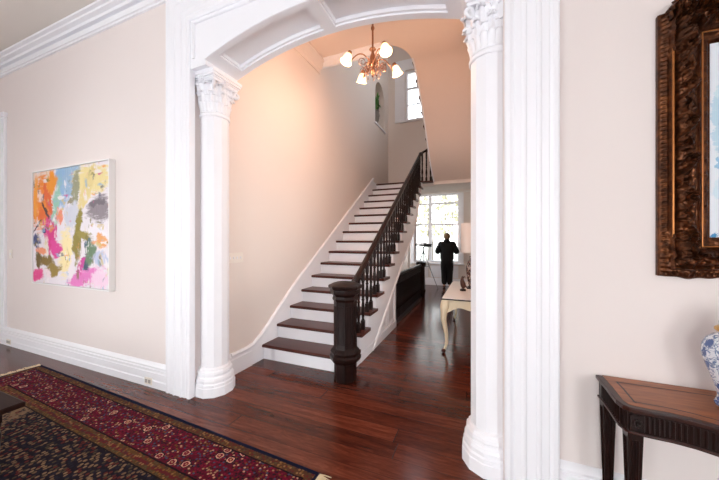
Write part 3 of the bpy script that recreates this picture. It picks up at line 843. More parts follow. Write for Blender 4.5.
# ------------------------------------------------------------------ windows
def window(name, x0, x1, z0, z1, yw, vbars, hbars, mull=(), fw=.07, depth=.10, sill=True, casing=.11):
    """sash window set in an x-wall whose room face is at y=yw"""
    r = bpy.data.objects.new(name, None); COL.objects.link(r); struct(r)
    f = MB(); ym = yw + depth
    f.box(x0, x0+fw, ym-.04, ym+.04, z0, z1); f.box(x1-fw, x1, ym-.04, ym+.04, z0, z1)
    f.box(x0+fw, x1-fw, ym-.04, ym+.04, z0, z0+fw); f.box(x0+fw, x1-fw, ym-.04, ym+.04, z1-fw, z1)
    for m_ in mull: f.box(m_-.05, m_+.05, ym-.042, ym+.042, z0+fw, z1-fw)
    f.build('window_frame', M['white'], r, merge=False)
    g = MB()
    for v in vbars: g.box(v-.013, v+.013, ym-.014, ym+.014, z0+fw, z1-fw)
    for h, hw in hbars: g.box(x0+fw, x1-fw, ym-.016, ym+.016, h-hw, h+hw)
    g.build('muntin', M['white'], r, merge=False)
    MB().box(x0+fw-.01, x1-fw+.01, ym-.004, ym+.004, z0+fw-.01, z1-fw+.01).build('pane', M['glass'], r)
    if casing:
        c_ = MB(); q = casing
        c_.box(x0-q, x0, yw-.03, yw, z0-.02, z1+q); c_.box(x1, x1+q, yw-.03, yw, z0-.02, z1+q); c_.box(x0, x1, yw-.03, yw, z1, z1+q)
        c_.build('window_casing', M['white'], r, merge=False)
    if sill:
        MB().box(x0-.14, x1+.14, yw-.07, yw+.06, z0-.045, z0-.001).build('window_sill', M['white'], r, bevel=.006)
    return r
window('window_1', W1[0], W1[1], W1[2], W1[3], YR0, [-1.04, -.82+.0], [(2.72,.03), (2.02,.03), (1.38,.013)], mull=(-1.545,))
window('window_2', W2[0], W2[1], W2[2], W2[3], YW, [-1.70, -1.34], [(5.50,.014), (5.98,.03)], casing=.30)
# panelled apron under the garden window
ap = MB()
for (a, b_) in ((-2.02,-1.60), (-1.50,-.64)):
    ap.box(a, b_, YR0-.02, YR0, .26, .66); ap.box(a+.05, b_-.05, YR0-.032, YR0-.02, .31, .61)
struct(ap.build('trim_9', M['white'], bevel=.006, merge=False))
ns = MB(); ns.box(SX-.30, SX+.035, 7.26, 8.16, 4.575, 4.619)
struct(ns.build('trim_10', M['white'], bevel=.006))
# windows of the front room behind the viewer
for i, (a, b_, z0, z1) in enumerate(BW):
    r = window('window_%d' % (i+3), a, b_, z0, z1, BACK, [(a+b_)/2], [(1.5,.03), (.8,.013), (2.2,.013)], depth=-.12, sill=False, casing=0)

def side_window(name, xw, sgn, y0, y1, z0, z1):
    """sash window in a wall along y, room face at x=xw, room on the sgn side"""
    r = bpy.data.objects.new(name, None); COL.objects.link(r); struct(r)
    xa, xb = sorted((xw - sgn*.12, xw - sgn*.06)); f = MB(); w = .06
    f.box(xa, xb, y0, y0+w, z0, z1); f.box(xa, xb, y1-w, y1, z0, z1); f.box(xa, xb, y0+w, y1-w, z0, z0+w); f.box(xa, xb, y0+w, y1-w, z1-w, z1)
    zm = (z0+z1)/2; f.box(xa, xb, y0+w, y1-w, zm-.025, zm+.025)
    f.build('window_frame', M['white'], r, merge=False)
    g = MB(); ym = (y0+y1)/2; g.box(xa+.015, xb-.015, ym-.014, ym+.014, z0+w, z1-w); g.build('muntin', M['white'], r)
    xm = (xa+xb)/2; MB().box(xm-.003, xm+.003, y0+w-.01, y1-w+.01, z0+w-.01, z1-w+.01).build('pane', M['glass'], r)
    xc, xd = sorted((xw, xw + sgn*.025)); c_ = MB(); q = .10
    c_.box(xc, xd, y0-q, y0, z0-.02, z1+q); c_.box(xc, xd, y1, y1+q, z0-.02, z1+q); c_.box(xc, xd, y0, y1, z1, z1+q); c_.box(xc, xd, y0-q, y1+q, z0-.08, z0-.02)
    c_.build('window_casing', M['white'], r, merge=False)
wn_ = 7  # hall, right and bay windows are added for light, left one is the room's
for xw, sgn, L_ in ((HX, -1, ADDED_HALL), (WL, 1, LW), (WR, -1, ADDED_RIGHT), (SX-.5, 1, ADDED_BAY)):
    for a, b_, z0, z1 in L_: side_window('window_%d' % wn_, xw, sgn, a, b_, z0, z1); wn_ += 1

# ------------------------------------------------------------------ painting on the left wall
px0, px1, pz0, pz1 = -5.475, -3.775, .93, 2.40
P = thing('painting', 'large colourful abstract painting in a thin white frame on the left wall', 'painting', ((px0+px1)/2, YF, pz0))
def ch(par, o, world=True):
    if world: o.location = o.location - Vector(par.location)
    o.parent = par; return o
fr = MB(); y0, y1 = YF-.062, YF-.001; t_ = .013
fr.box(px0, px0+t_, y0, y1, pz0, pz1); fr.box(px1-t_, px1, y0, y1, pz0, pz1); fr.box(px0+t_, px1-t_, y0, y1, pz0, pz0+t_); fr.box(px0+t_, px1-t_, y0, y1, pz1-t_, pz1)
fr.box(px0+t_, px1-t_, y1-.01, y1, pz0+t_, pz1-t_)
ch(P, fr.build('frame', M['floatframe'], merge=False))
g_ = .017; cw, chh = px1-px0-2*g_, pz1-pz0-2*g_
cv = MB().box(0, cw, 0, .035, 0, chh).build('canvas', mat_abstract(cw, chh), bevel=.003)
cv.location = (px0+g_, y0+.008, pz0+g_); ch(P, cv)

# ------------------------------------------------------------------ carved frame on the right wall
fx0, fx1, fz0, fz1 = .848, 2.00, 1.318, 2.655
bw = .205
F = thing('framed_picture', 'blue and white picture in a heavy carved bronze gilt frame on the right wall', 'framed picture', ((fx0+fx1)/2, YF, fz0))
random.seed(3)
acc = []
def scrolls():
    L = []
    corners = [(fx0,fz0), (fx1,fz0), (fx1,fz1), (fx0,fz1)]
    return L
FW, FH = fx1-fx0, fz1-fz0
def relief(x, z):
    """height of the carved front, from distance to the outer edge and position along it"""
    dx, dz = min(x-fx0, fx1-x), min(z-fz0, fz1-z)
    d = min(dx, dz); s = z if dx < dz else x
    # moulding profile
    def sm(a, b_, t): 
        t = max(0, min(1, (t-a)/(b_-a))); return t*t*(3-2*t)
    h = .018 + .012*sm(0,.006,d)
    h += .006*math.exp(-((d-.028)/.005)**2)
    h += .020*math.exp(-((d-.046)/.006)**2)
    h += .026*sm(.052,.075,d)*(1-sm(.118,.140,d))
    h += .010*math.exp(-((d-.150)/.006)**2) + .006*math.exp(-((d-.178)/.010)**2)
    h -= .018*sm(.160,.205,d)
    # running leaf bead on the narrow outer band and the inner bead
    h += .005*math.sin(s*2*PI/.022)*math.exp(-((d-.020)/.009)**2)
    h += .004*max(0, math.sin(s*2*PI/.075))**6*math.exp(-((d-.170)/.012)**2)*2.2
    # scrollwork in the main hollow
    w = sm(.054,.066,d)*(1-sm(.128,.142,d))
    ph = s*2*PI/.185
    c = .096 + .024*math.sin(ph)
    v1 = math.exp(-((d-c)/.009)**2)
    q = ((s/.0925) % 1.0) - .5; sgn = 1 if int(math.floor(s/.0925)) % 2 else -1
    cx_ = .096 - sgn*.018
    rr = math.hypot(d-cx_, q*.0925); an = math.atan2(q*.0925, (d-cx_)*sgn)
    v2 = (.5+.5*math.cos(an*2 + rr*2*PI/.016))*math.exp(-(rr/.030)**2)
    nz_ = noise.fractal(Vector((x*55, z*55, 1.3)), .7, 2.2, 4)
    v3 = max(0, noise.noise(Vector((x*38, z*38, 7.1))))
    h += w*(.022*v1 + .030*v2 + .024*v3 + .007*nz_)
    # corner acanthus
    for sx_, sz_ in ((x-fx0, z-fz0), (fx1-x, z-fz0), (x-fx0, fz1-z), (fx1-x, fz1-z)):
        a, b_ = sx_-.10, sz_-.10; r = math.hypot(a, b_)
        if r < .16:
            an = math.atan2(b_, a); g = math.exp(-(r/.085)**4)
            leaf = abs(math.sin(an*3.5 + 9*r)); h += g*(.016 + .018*leaf*(1-math.exp(-(r/.03)**2)) + .016*math.exp(-(r/.022)**2)) + g*.006*nz_
        e = math.hypot(sx_-.20, sz_-.07); e2 = math.hypot(sx_-.07, sz_-.20)
        for e_ in (e, e2):
            if e_ < .08: h += .018*math.exp(-(e_/.032)**2)*(1+.6*math.cos(e_*2*PI/.02)) 
    return h
st = .0045
nxs = [fx0 + FW*i/round(FW/st) for i in range(round(FW/st)+1)]; nzs = [fz0 + FH*i/round(FH/st) for i in range(round(FH/st)+1)]
def wob(x, z):
    """the carved corners swell past the straight outline"""
    ox = oz = 0
    for (cx_, sx_) in ((fx0, 1), (fx1, -1)):
        for (cz_, sz_) in ((fz0, 1), (fz1, -1)):
            a, b_ = (x-cx_)*sx_, (z-cz_)*sz_
            if a < .30 and b_ < .30:
                k = math.exp(-((a-.13)/.09)**2)*(1-min(1, b_/.09)) if b_ < .09 else 0
                oz -= sz_*k*.011*(1+.35*math.sin(a*70))
    return x+ox, z+oz
idx = {}; vs = []; fs = []
inn = bw - .004
def isin(x, z): return min(x-fx0, fx1-x, z-fz0, fz1-z) <= inn
for j, z in enumerate(nzs):
    for i, x in enumerate(nxs):
        if isin(x, z):
            X_, Z_ = wob(x, z); idx[i,j] = len(vs); vs.append((X_, YF-.001-relief(x, z), Z_))
for j in range(len(nzs)-1):
    for i in range(len(nxs)-1):
        k = [(i,j),(i+1,j),(i+1,j+1),(i,j+1)]
        if all(q in idx for q in k): fs.append([idx[q] for q in k])
fm = MB(); fm.add(vs, fs)
me_o = fm.build('carving', M['bronze'], smooth=60, merge=False); ch(F, me_o)
bk = MB(); bk.box(fx0, fx0+bw, YF-.019, YF-.001, fz0, fz1); bk.box(fx1-bw, fx1, YF-.019, YF-.001, fz0, fz1); bk.box(fx0+bw, fx1-bw, YF-.019, YF-.001, fz0, fz0+bw); bk.box(fx0+bw, fx1-bw, YF-.019, YF-.001, fz1-bw, fz1)
for z_ in (fz0, fz1):   # edge strips closing the carving onto the back frame
    pass
e = .0
ch(F, bk.build('frame_back', M['bronze'], merge=False))
M['gilt_bead'] = plain('rubbed_gilding', srgb(176,112,60), .32, .7, var=.25, scale=60)
for d_, h_, r_ in ((.047, .050, .0052), (.150, .056, .0036)):
    gb = MB(); q = [(fx0+d_, fz0+d_), (fx1-d_, fz0+d_), (fx1-d_, fz1-d_), (fx0+d_, fz1-d_)]
    for k in range(4):
        (xa, za), (xb, zb) = q[k], q[(k+1) % 4]; L = math.hypot(xb-xa, zb-za); t0_ = .15/L if d_ < .1 else 0
        gb.tube([(xa+(xb-xa)*t, YF-.001-h_, za+(zb-za)*t) for t in (t0_, .5, 1-t0_)], r_, 8)
    ch(F, gb.build('gilt_bead', M['gilt_bead'], smooth=60, merge=False))
# crest of leaves breaking the top outline
cm = MB()
def crest_leaf(x, z, L, w, ang):
    Mx = Matrix.Translation((x, YF-.045, z)) @ Matrix.Rotation(ang, 4, 'Y')
    cm.grid(lambda u, v: ((u-.5)*w*math.sin(PI*(.12+.85*v))**.6*(1+.18*math.cos(9*PI*v)), -.030*math.sin(PI*v) - .012*math.cos((u-.5)*PI*5) - .01, L*v), 10, 12, Mx)
    cm.grid(lambda u, v: ((u-.5)*w*math.sin(PI*(.12+.85*v))**.6, .02, L*v), 4, 6, Mx)
for sg_ in (1, -1):
    bx2 = fx0+.05 if sg_ == 1 else fx1-.05
    for k, (dx_, dz_, L, w, an) in enumerate(((0,-.06,.10,.07,.2), (.05,-.05,.095,.08,-.5), (.09,-.04,.085,.07,.6), (.15,-.035,.07,.07,.9), (.20,-.035,.06,.06,1.1), (.10,-.05,.10,.06,1.2))):
        crest_leaf(bx2+sg_*dx_, fz1+dz_, L, w, sg_*an)
for k in range(-5, 6): crest_leaf((fx0+fx1)/2+k*.045, fz1-.05, .14-.012*abs(k), .075, k*.16)
cro = cm.build('crest', M['bronze'], smooth=70, merge=False); ch(F, cro); solidify(cro, .010)
iw, ih = FW-2*bw+.02, FH-2*bw+.02
ip = MB().box(0, iw, 0, .012, 0, ih).build('picture', mat_blue_picture(iw, ih)); ip.location = (fx0+bw-.01, YF-.022, fz0+bw-.01); ch(F, ip)

# ------------------------------------------------------------------ console table
KZ = .757
half = [(0.0,1.995), (0.0,1.85), (-.004,1.78), (-.006,1.715), (.006,1.676), (.024,1.660), (.046,1.653), (.097,1.647), (.161,1.645), (.228,1.632), (.282,1.610), (.34,1.588), (.42,1.565), (.52,1.545), (.62,1.54)]
KX = .592; KW = 1.24
def outline(off):
    L = []
    pts = half + [(KW-a, b_) for a, b_ in half[::-1][1:]]
    n = len(pts); out = []
    for i, (a, b_) in enumerate(pts):
        p0 = pts[i-1] if i else (pts[0][0], pts[0][1]+.1); p1 = pts[i+1] if i < n-1 else (pts[-1][0], pts[-1][1]+.1)
        t_ = Vector((p1[0]-p0[0], p1[1]-p0[1])).normalized()
        nrm = Vector((-t_.y, t_.x))  # inward
        q = Vector((a, b_)) + nrm*off
        if i in (0, n-1): q.y = 1.995 - (off if off > .03 else 0)
        out.append((KX+q.x, q.y))
    return out
K = thing('console_table', 'dark mahogany console table with inlaid satinwood top and fluted apron against the right wall', 'console table', (KX+KW/2, 1.8, 0))
ch(K, MB().prism(outline(0), KZ-.020, KZ).build('table_top', M['mahog_front'], bevel=.004))
ch(K, MB().prism(outline(.030), KZ-.001, KZ+.0012).build('veneer', M['console_top']))
inl = MB(); a_, b_ = outline(.066), outline(.074)
vs = [(x, y, KZ+.0022) for x, y in a_] + [(x, y, KZ+.0022) for x, y in b_]; n = len(a_)
fs = [(i, (i+1) % n, n+(i+1) % n, n+i) for i in range(n)]
inl.add(vs, fs); vs2 = [(x, y, KZ+.0010) for x, y in a_] + [(x, y, KZ+.0010) for x, y in b_]
inl.add(vs2, [f[::-1] for f in fs])
ch(K, inl.build('inlay_line', M['mahog_front']))
ch(K, MB().prism(outline(.016), KZ-.108, KZ-.0205).build('apron', M['console_dk']))
bd_ = MB().prism(outline(.008), KZ-.120, KZ-.1085); ch(K, bd_.build('apron_bead', M['mahog_front'], bevel=.003))
fl_ = MB()
ol = outline(.016)
acc_ = 0
for i in range(len(ol)-1):
    p, q = Vector(ol[i]), Vector(ol[i+1]); L = (q-p).length; n_ = max(1, int(L/.016))
    if i == 0: p = p + (q-p)*.3; L = (q-p).length; n_ = max(1, int(L/.016))
    for k in range(n_):
        c_ = p + (q-p)*((k+.5)/n_)
        fl_.tube([(c_.x, c_.y, KZ-.102), (c_.x, c_.y, KZ-.030)], .0055, 6)
ch(K, fl_.build('fluting', M['console_dk'], smooth=50, merge=False))
def tleg(x, y, w=.056):
    l = MB(); h = w/2; b2 = .5*h
    lv = [(0,b2*.9), (.06,b2), (KZ-.12,h), (KZ-.025,h)]
    vs = []; 
    for z, q in lv: vs += [(-q,-q,z),(q,-q,z),(q,q,z),(-q,q,z)]
    fs = [(3,2,1,0), (12,13,14,15)]
    for j in range(3):
        for k in range(4): fs.append((j*4+k, j*4+(k+1)%4, (j+1)*4+(k+1)%4, (j+1)*4+k))
    l.add(vs, fs)
    for k in range(4):  # flutes
        Mx = Matrix.Rotation(PI/2*k, 4, 'Z')
        for u in (-.010, 0, .010):
            l.tube([(u*.6, -b2-.0005, .10), (u, -h-.0005, KZ-.15)], .0032, 5, Mx)
    o = l.build('leg', M['console_dk'], merge=False); o.location = (x, y, 0); return o
legs = [(KX+.042, 1.955), (KX+.050, 1.700), (KX+KW-.042, 1.955), (KX+KW-.050, 1.700)]
for x, y in legs: ch(K, tleg(x, y))
for (x, y, rz) in ((KX+.052, 1.660, 0), (KX+KW-.052, 1.660, 0)):
    ro = MB(); Mx = T(x, y, KZ-.066)
    ro.box(-.024,.024,.0,.012,-.034,.034, Mx)
    for q in range(8):
        a = 2*PI*q/8; ro.sphere((.013*math.cos(a), -.002, .013*math.sin(a)), (.007,.005,.007), 8, 6, Mx)
    ro.sphere((0,-.004,0), .006, 8, 6, Mx)
    ch(K, ro.build('rosette', M['console_dk'], smooth=50, merge=False))

# ginger jar on the console
V = thing('ginger_jar', 'blue and white porcelain ginger jar standing on the console table', 'jar', (1.044, 1.80, KZ+.0023))
jp = [(.001,0.004), (.066,.004), (.072,.010), (.074,.020), (.068,.032), (.064,.050), (.068,.075), (.080,.115), (.096,.165), (.108,.205), (.113,.240), (.110,.270), (.098,.298), (.080,.316), (.062,.324), (.058,.332), (.057,.336)]
MB().lathe(jp, 40).build('body', M['delft'], V, smooth=60)
MB().lathe([(.063,-.0), (.067,.004), (.063,.0085)], 40).build('foot_ring', M['gilt'], V, smooth=60)
MB().lathe([(.050,.3365), (.068,.337), (.074,.343), (.072,.352), (.064,.357), (.050,.358)], 40).build('rim', M['gilt'], V, smooth=60)
MB().lathe([(.058,.3585), (.060,.375), (.054,.395), (.040,.410), (.018,.418), (.010,.424), (.014,.434), (.010,.444), (.001,.447)], 32).build('lid', M['delft'], V, smooth=60)

# ------------------------------------------------------------------ rug
RL, RW = 3.90, 2.75
R = thing('rug', 'dark red and navy Persian rug with cream fringed ends', 'rug', (-4.835, 1.795, 0), -.040)
rug = MB(); 
rug.grid(lambda u, v: (u*RL, v*RW, .009 + .0015*math.sin(u*9+v*4)), 60, 40)
rug.add([(0,0,0),(RL,0,0),(RL,RW,0),(0,RW,0)], [(3,2,1,0)])
rv = [(0,0,RL,0),(RL,0,RL,RW)]
for (x0_, y0_, x1_, y1_) in ((0,0,RL,0),(RL,0,RL,RW),(RL,RW,0,RW),(0,RW,0,0)):
    rug.add([(x0_,y0_,0),(x1_,y1_,0),(x1_,y1_,.010),(x0_,y0_,.010)], [(0,1,2,3)])
ro = rug.build('pile', mat_rug(RL, RW), R, smooth=30, merge=False); ro.scale = (1,-1,1)
fg = MB(); random.seed(11)
for end in (0, 1):
    y = .01
    while y < RW-.01:
        x0_ = -.0 if end == 0 else RL; s_ = -1 if end == 0 else 1
        L = .055 + random.random()*.035; dy = (random.random()-.5)*.03
        pts = [(x0_ - s_*.004, -y, .008), (x0_ + s_*L*.5, -y-dy*.4, .010+random.random()*.008), (x0_ + s_*L, -y-dy, .004)]
        fg.tube(pts, [.0045,.0035,.0025], 5); y += .0085
fgo = fg.build('fringe', M['fringe'], R, smooth=60, merge=False); fgo['kind'] = 'stuff'

# ------------------------------------------------------------------ dark low table at the left
B = thing('coffee_table', 'corner of a dark wooden low table standing on the rug', 'table', (-3.35, .35, 0))
bx_ = MB().box(-4.0, -2.735, -.25, .942, .415, .45).build('table_top', M['bench'], bevel=.008); ch(B, bx_)
ch(B, MB().box(-3.93, -2.83, -.18, .87, .33, .4149).build('apron', M['dark'], bevel=.004))
for x, y in ((-2.86,.84), (-2.86,-.15), (-3.90,.84), (-3.90,-.15)):
    l = MB(); l.lathe([(.030,.0),(.032,.03),(.022,.06),(.028,.16),(.034,.24),(.026,.27),(.034,.30),(.034,.33)], 16)
    o = l.build('leg', M['dark'], smooth=40); o.location = (x, y, .0105); ch(B, o)

# ------------------------------------------------------------------ switches and outlets
def plate(name, label, cat, loc, w, h, axis, inner, group=None):
    t = thing(name, label, cat, loc)
    def B_(a0, a1, d0, d1, z0, z1):
        return MB().box(a0,a1,-d1,-d0,z0,z1) if axis == 'y' else MB().box(d0,d1,a0,a1,z0,z1)
    B_(-w/2,w/2,.0005,.007,-h/2,h/2).build('cover_plate', M['plate'], t, bevel=.002)
    for kind, a, z, sw, sh in inner:
        B_(a-sw/2,a+sw/2,.007,.013,z-sh/2,z+sh/2).build(kind, M['slot'] if kind == 'socket' else M['white'], t)
    return t
plate('light_switch', 'wide ivory four-gang light switch plate on the stair wall', 'light switch', (SX, 2.52, 1.30), .235, .115, 'x', [('toggle', -.075+.05*i, 0, .012, .026) for i in range(4)])
plate('light_switch', 'small white light switch beside the doorway on the far left wall', 'light switch', (-6.24, YF, 1.30), .085, .125, 'y', [('toggle', 0, 0, .014, .03)])
plate('power_outlet', 'power outlet set in the baseboard just left of the arch casing', 'outlet', (-3.13, YF-.047, .062), .115, .07, 'y', [('socket', -.025, 0, .03, .035), ('socket', .025, 0, .03, .035)])
plate('power_outlet', 'power outlet set in the baseboard at the far left corner', 'outlet', (-6.16, YF-.047, .062), .115, .07, 'y', [('socket', -.025, 0, .03, .035), ('socket', .025, 0, .03, .035)])

# ------------------------------------------------------------------ chandelier
CX, CY = -1.255, 3.50
C = thing('chandelier', 'small bronze four-arm chandelier with glowing glass bell shades', 'chandelier', (CX, CY, HZ))
dz = lambda z: z - HZ + .045
MB().lathe([(.001,-.0005),(.065,-.0005),(.065,-.012),(.045,-.035),(.020,-.050),(.010,-.06)], 24).build('ceiling_rose', M['brass'], C, smooth=50)
MB().lathe([(.012,-.06),(.012,dz(4.17)),(.018,dz(4.16)),(.024,dz(4.14)),(.018,dz(4.12)),(.012,dz(4.11)),(.012,dz(3.90))], 12).build('stem', M['brass'], C, smooth=50)
MB().lathe([(.010,dz(3.90)),(.034,dz(3.885)),(.045,dz(3.87)),(.022,dz(3.85)),(.016,dz(3.83)),(.032,dz(3.79)),(.042,dz(3.74)),(.036,dz(3.68)),(.020,dz(3.64)),(.030,dz(3.615)),(.036,dz(3.59)),(.024,dz(3.56)),(.010,dz(3.54)),(.014,dz(3.525)),(.001,dz(3.51))], 24).build('body', M['brass'], C, smooth=50)
for i in range(8):
    Mx = Matrix.Rotation(PI/4*i + .2, 4, 'Z'); sc = MB(); pts = []
    for q in range(26):
        s = q/25; an = PI*.9 - s*PI*2.6; rr = .050*(1-.62*s); pts.append((.082 + rr*math.cos(an), 0, dz(3.62) + .01*(i % 2) + rr*math.sin(an)))
    sc.tube(pts, [.0065-.003*q/25 for q in range(26)], 6, Mx); sc.sphere(pts[-1], .009, 8, 6, Mx)
    sc.lathe([(.001,-.05),(.008,-.04),(.005,-.02),(.002,0)], 8, Mx @ Matrix.Translation((.10, 0, dz(3.575))))
    sc.build('scroll', M['brass'], C, smooth=50, merge=False)
for i in range(4):
    a = PI/4 + PI/2*i; Mx = Matrix.Rotation(a, 4, 'Z')
    am = MB(); pts = []
    for q in range(21):
        s = q/20; r = .03 + .285*s; pts.append((r, 0, dz(3.70 + .085*math.sin(s*PI*1.15) - .02*s)))
    am.tube(pts, .0075, 8, Mx)
    sc_ = []
    for q in range(30):
        s = q/29; an = -PI/2 + s*PI*3; rr = .058*(1-.75*s); sc_.append((.14 + rr*math.cos(an), 0, dz(3.70) + rr*math.sin(an) - .02))
    am.tube(sc_, .005, 6, Mx)
    sc_ = [(x*.8+.02, y, z-.05) for x, y, z in sc_]; am.tube(sc_, .004, 6, Mx @ Matrix.Rotation(PI/4, 4, 'Z'))
    arm = am.build('arm', M['brass'], C, smooth=50)
    tilt = .38
    Ms = Mx @ Matrix.Translation((.315,0,dz(3.745))) @ Matrix.Rotation(-tilt, 4, 'Y')
    MB().lathe([(.010,.03),(.024,.022),(.028,.0),(.022,-.012)], 16, Ms).build('lamp_holder', M['brass'], arm, smooth=50)
    shd = MB(); pr_ = [(.022,-.010),(.036,-.022),(.048,-.045),(.055,-.075),(.060,-.10),(.072,-.128)]
    shd.lathe(pr_ + [(r-.004, z) for r, z in pr_[::-1]], 24, Ms, cap=False)
    shd.build('lamp_shade', M['bulbshade'], arm, smooth=50)
    MB().sphere((0,0,-.065), (.024,.024,.034), 12, 8, Ms).build('bulb', M['bulbshade'], arm, smooth=60)

# ------------------------------------------------------------------ side table in the hall with lamp
tx0, tx1, ty0, ty1, tz = -.452, .295, 4.03, 5.75, .72
S = thing('side_table', 'cream cabriole-leg side table with dark-edged top along the right of the hall', 'side table', (-.09, 4.84, 0))
ch(S, MB().box(tx0-.02, tx1-.03, ty0-.02, ty1+.02, tz-.012, tz+.004).build('top_edge', M['console_dk'], bevel=.004))
ch(S, MB().box(tx0-.012, tx1-.035, ty0-.012, ty1+.012, tz+.0041, tz+.008).build('table_top', M['floatframe']))
ap = MB(); 
npt = 24
def apron(x0_, y0_, x1_, y1_):
    vs = []; fs = []
    n0 = Vector((y1_-y0_, -(x1_-x0_), 0)).normalized()*.012
    for k in range(npt+1):
        s = k/npt; x = x0_+(x1_-x0_)*s; y = y0_+(y1_-y0_)*s
        zb = tz-.175 + .055*math.sin(PI*s)**.7 - .02*math.cos(s*PI*4)
        for sg_ in (-1, 1): vs += [(x+n0.x*sg_, y+n0.y*sg_, zb), (x+n0.x*sg_, y+n0.y*sg_, tz-.0125)]
    for k in range(npt):
        o = k*4
        fs += [(o,o+4,o+5,o+1), (o+2,o+3,o+7,o+6), (o,o+2,o+6,o+4), (o+1,o+5,o+7,o+3)]
    fs += [(0,1,3,2), (npt*4, npt*4+2, npt*4+3, npt*4+1)]
    ap.add(vs, fs)
apron(tx0+.04, ty0+.02, tx1-.08, ty0+.02); apron(tx0+.02, ty0+.04, tx0+.02, ty1-.04); apron(tx0+.04, ty1-.02, tx1-.08, ty1-.02)
ch(S, ap.build('apron', M['cream'], merge=False))
for (x, y, sx_, sy_) in ((tx0+.035, ty0+.035, -1, -1), (tx0+.035, ty1-.035, -1, 1), (tx1-.09, ty0+.035, 1, -1), (tx1-.09, ty1-.035, 1, 1)):
    l = MB(); pts = []; rs = []
    for q in range(25):
        s = q/24; z = tz-.02 - s*(tz-.05)
        o_ = .030*math.sin(s*PI*1.0)*(1-s)*2.2 - .030*math.sin(max(0,s-.4)/.6*PI)*.8 + (.028*((s-.85)/.15) if s > .85 else 0)
        r = .036*(1-s)**1.1 + .015 + .012*math.exp(-((s-.12)/.10)**2)
        pts.append((sx_*o_*.7, sy_*o_*.7, z)); rs.append(r)
    l.tube(pts, rs, 12)
    o = l.build('leg', M['cream'], smooth=60); o.location = (x, y, 0); ch(S, o)
    f_ = MB().sphere((pts[-1][0]+sx_*.008, pts[-1][1]+sy_*.008, .027), (.030,.030,.026), 12, 8).build('ball_foot', M['tread'], smooth=60); 
    f_.location = (x, y, 0); ch(S, f_)
    kn = MB()
    for q in range(5): kn.sphere((sx_*.03, sy_*.03, tz-.12-.024*q), (.022-.003*q,)*3, 8, 6)
    o2 = kn.build('knee_carving', M['cream'], smooth=60); o2.location = (x-sx_*.006, y-sy_*.006, 0); ch(S, o2)

def mat_imari():
    m = N('dark_patterned_porcelain'); co = m.coord(); v = m.voronoi(co, 22); cc = m.sep(v.outputs['Color']); n_ = m.noise(co, 26, 4, .6, 1.5)
    col = m.ramp(n_.outputs[0], [(.38, srgb(38,28,30)), (.47, srgb(110,60,48)), (.53, srgb(214,196,180)), (.6, srgb(70,74,96)), (.68, srgb(52,36,34))], 'CONSTANT')
    m.set(col, .2); return m.m
LX, LY = -.115, 5.0
TL = thing('table_lamp', 'table lamp with white drum shade and dark patterned base on the cream side table', 'lamp', (LX, LY, tz+.0085))
MB().box(-.075,.075,-.075,.075,0,.018).lathe([(.060,.018),(.062,.03),(.05,.036)], 24).build('base', M['console_dk'], TL, smooth=30, merge=False)
MB().lathe([(.045,.036),(.05,.06),(.075,.16),(.088,.27),(.084,.36),(.062,.43),(.036,.46),(.034,.50),(.04,.515)], 32).build('body', mat_imari(), TL, smooth=60)
MB().lathe([(.012,.515),(.010,.62),(.016,.63)], 12).build('stem', M['gilt'], TL, smooth=50)
sh = [(.165,.575),(.165,1.035)]
MB().lathe(sh + [(r-.004, z) for r, z in sh[::-1]], 40, cap=False).lathe([(.0,.62),(.16,.60)],4,cap=False).build('lamp_shade', M['lampshade'], TL, smooth=30)
FG = thing('figurine', 'small dark bird figurine at the lamp base on the side table', 'figurine', (-.235, 4.72, tz+.0085))
fgm = MB(); fgm.lathe([(.045,0),(.045,.02),(.03,.03)], 16)
fgm.build('base', M['console_dk'], FG, smooth=40)
fgm = MB(); fgm.tube([(0,0,.03),(0.005,0,.06),(.0,0,.10),(-.012,0,.15),(-.01,0,.19),(.005,0,.215)], [.012,.035,.04,.03,.018,.02], 12); fgm.tube([(.01,0,.215),(.045,0,.208)], [.010,.002], 8); fgm.tube([(.02,0,.08),(.06,0,.05)], [.022,.006], 8)
fgm.build('body', M['bronze_side'], FG, smooth=60)

# plant in the wall niche
NP = thing('potted_plant', 'trailing green plant in a grey urn standing in the arched wall niche', 'plant', (SX-.14, 7.72, 4.6195))
MB().lathe([(.07,0),(.075,.02),(.04,.05),(.05,.10),(.10,.22),(.12,.34),(.10,.44),(.115,.46),(.105,.47),(.06,.45)], 24).build('urn', M['stone'], NP, smooth=50)
random.seed(5); lf = MB()
for k in range(40):
    a = random.random()*2*PI; L = .20+random.random()*.34; w = .030+random.random()*.02; dr = random.random()
    def lfn(u, v, a=a, L=L, w=w, dr=dr):
        s = (u-.5)*2; r = .02 + .15*v*(.4+.6*dr); z = .44 + L*v*(1.15-.75*dr*v*v*1.2)*1.25
        ww = w*math.sin(PI*min(1, v*.97+.03))**.7
        return (r*math.cos(a) - s*ww*math.sin(a), r*math.sin(a) + s*ww*math.cos(a), z - .01*s*s)
    lf.grid(lfn, 3, 8)
lf.build('foliage', M['leaf'], NP, smooth=60, merge=False)

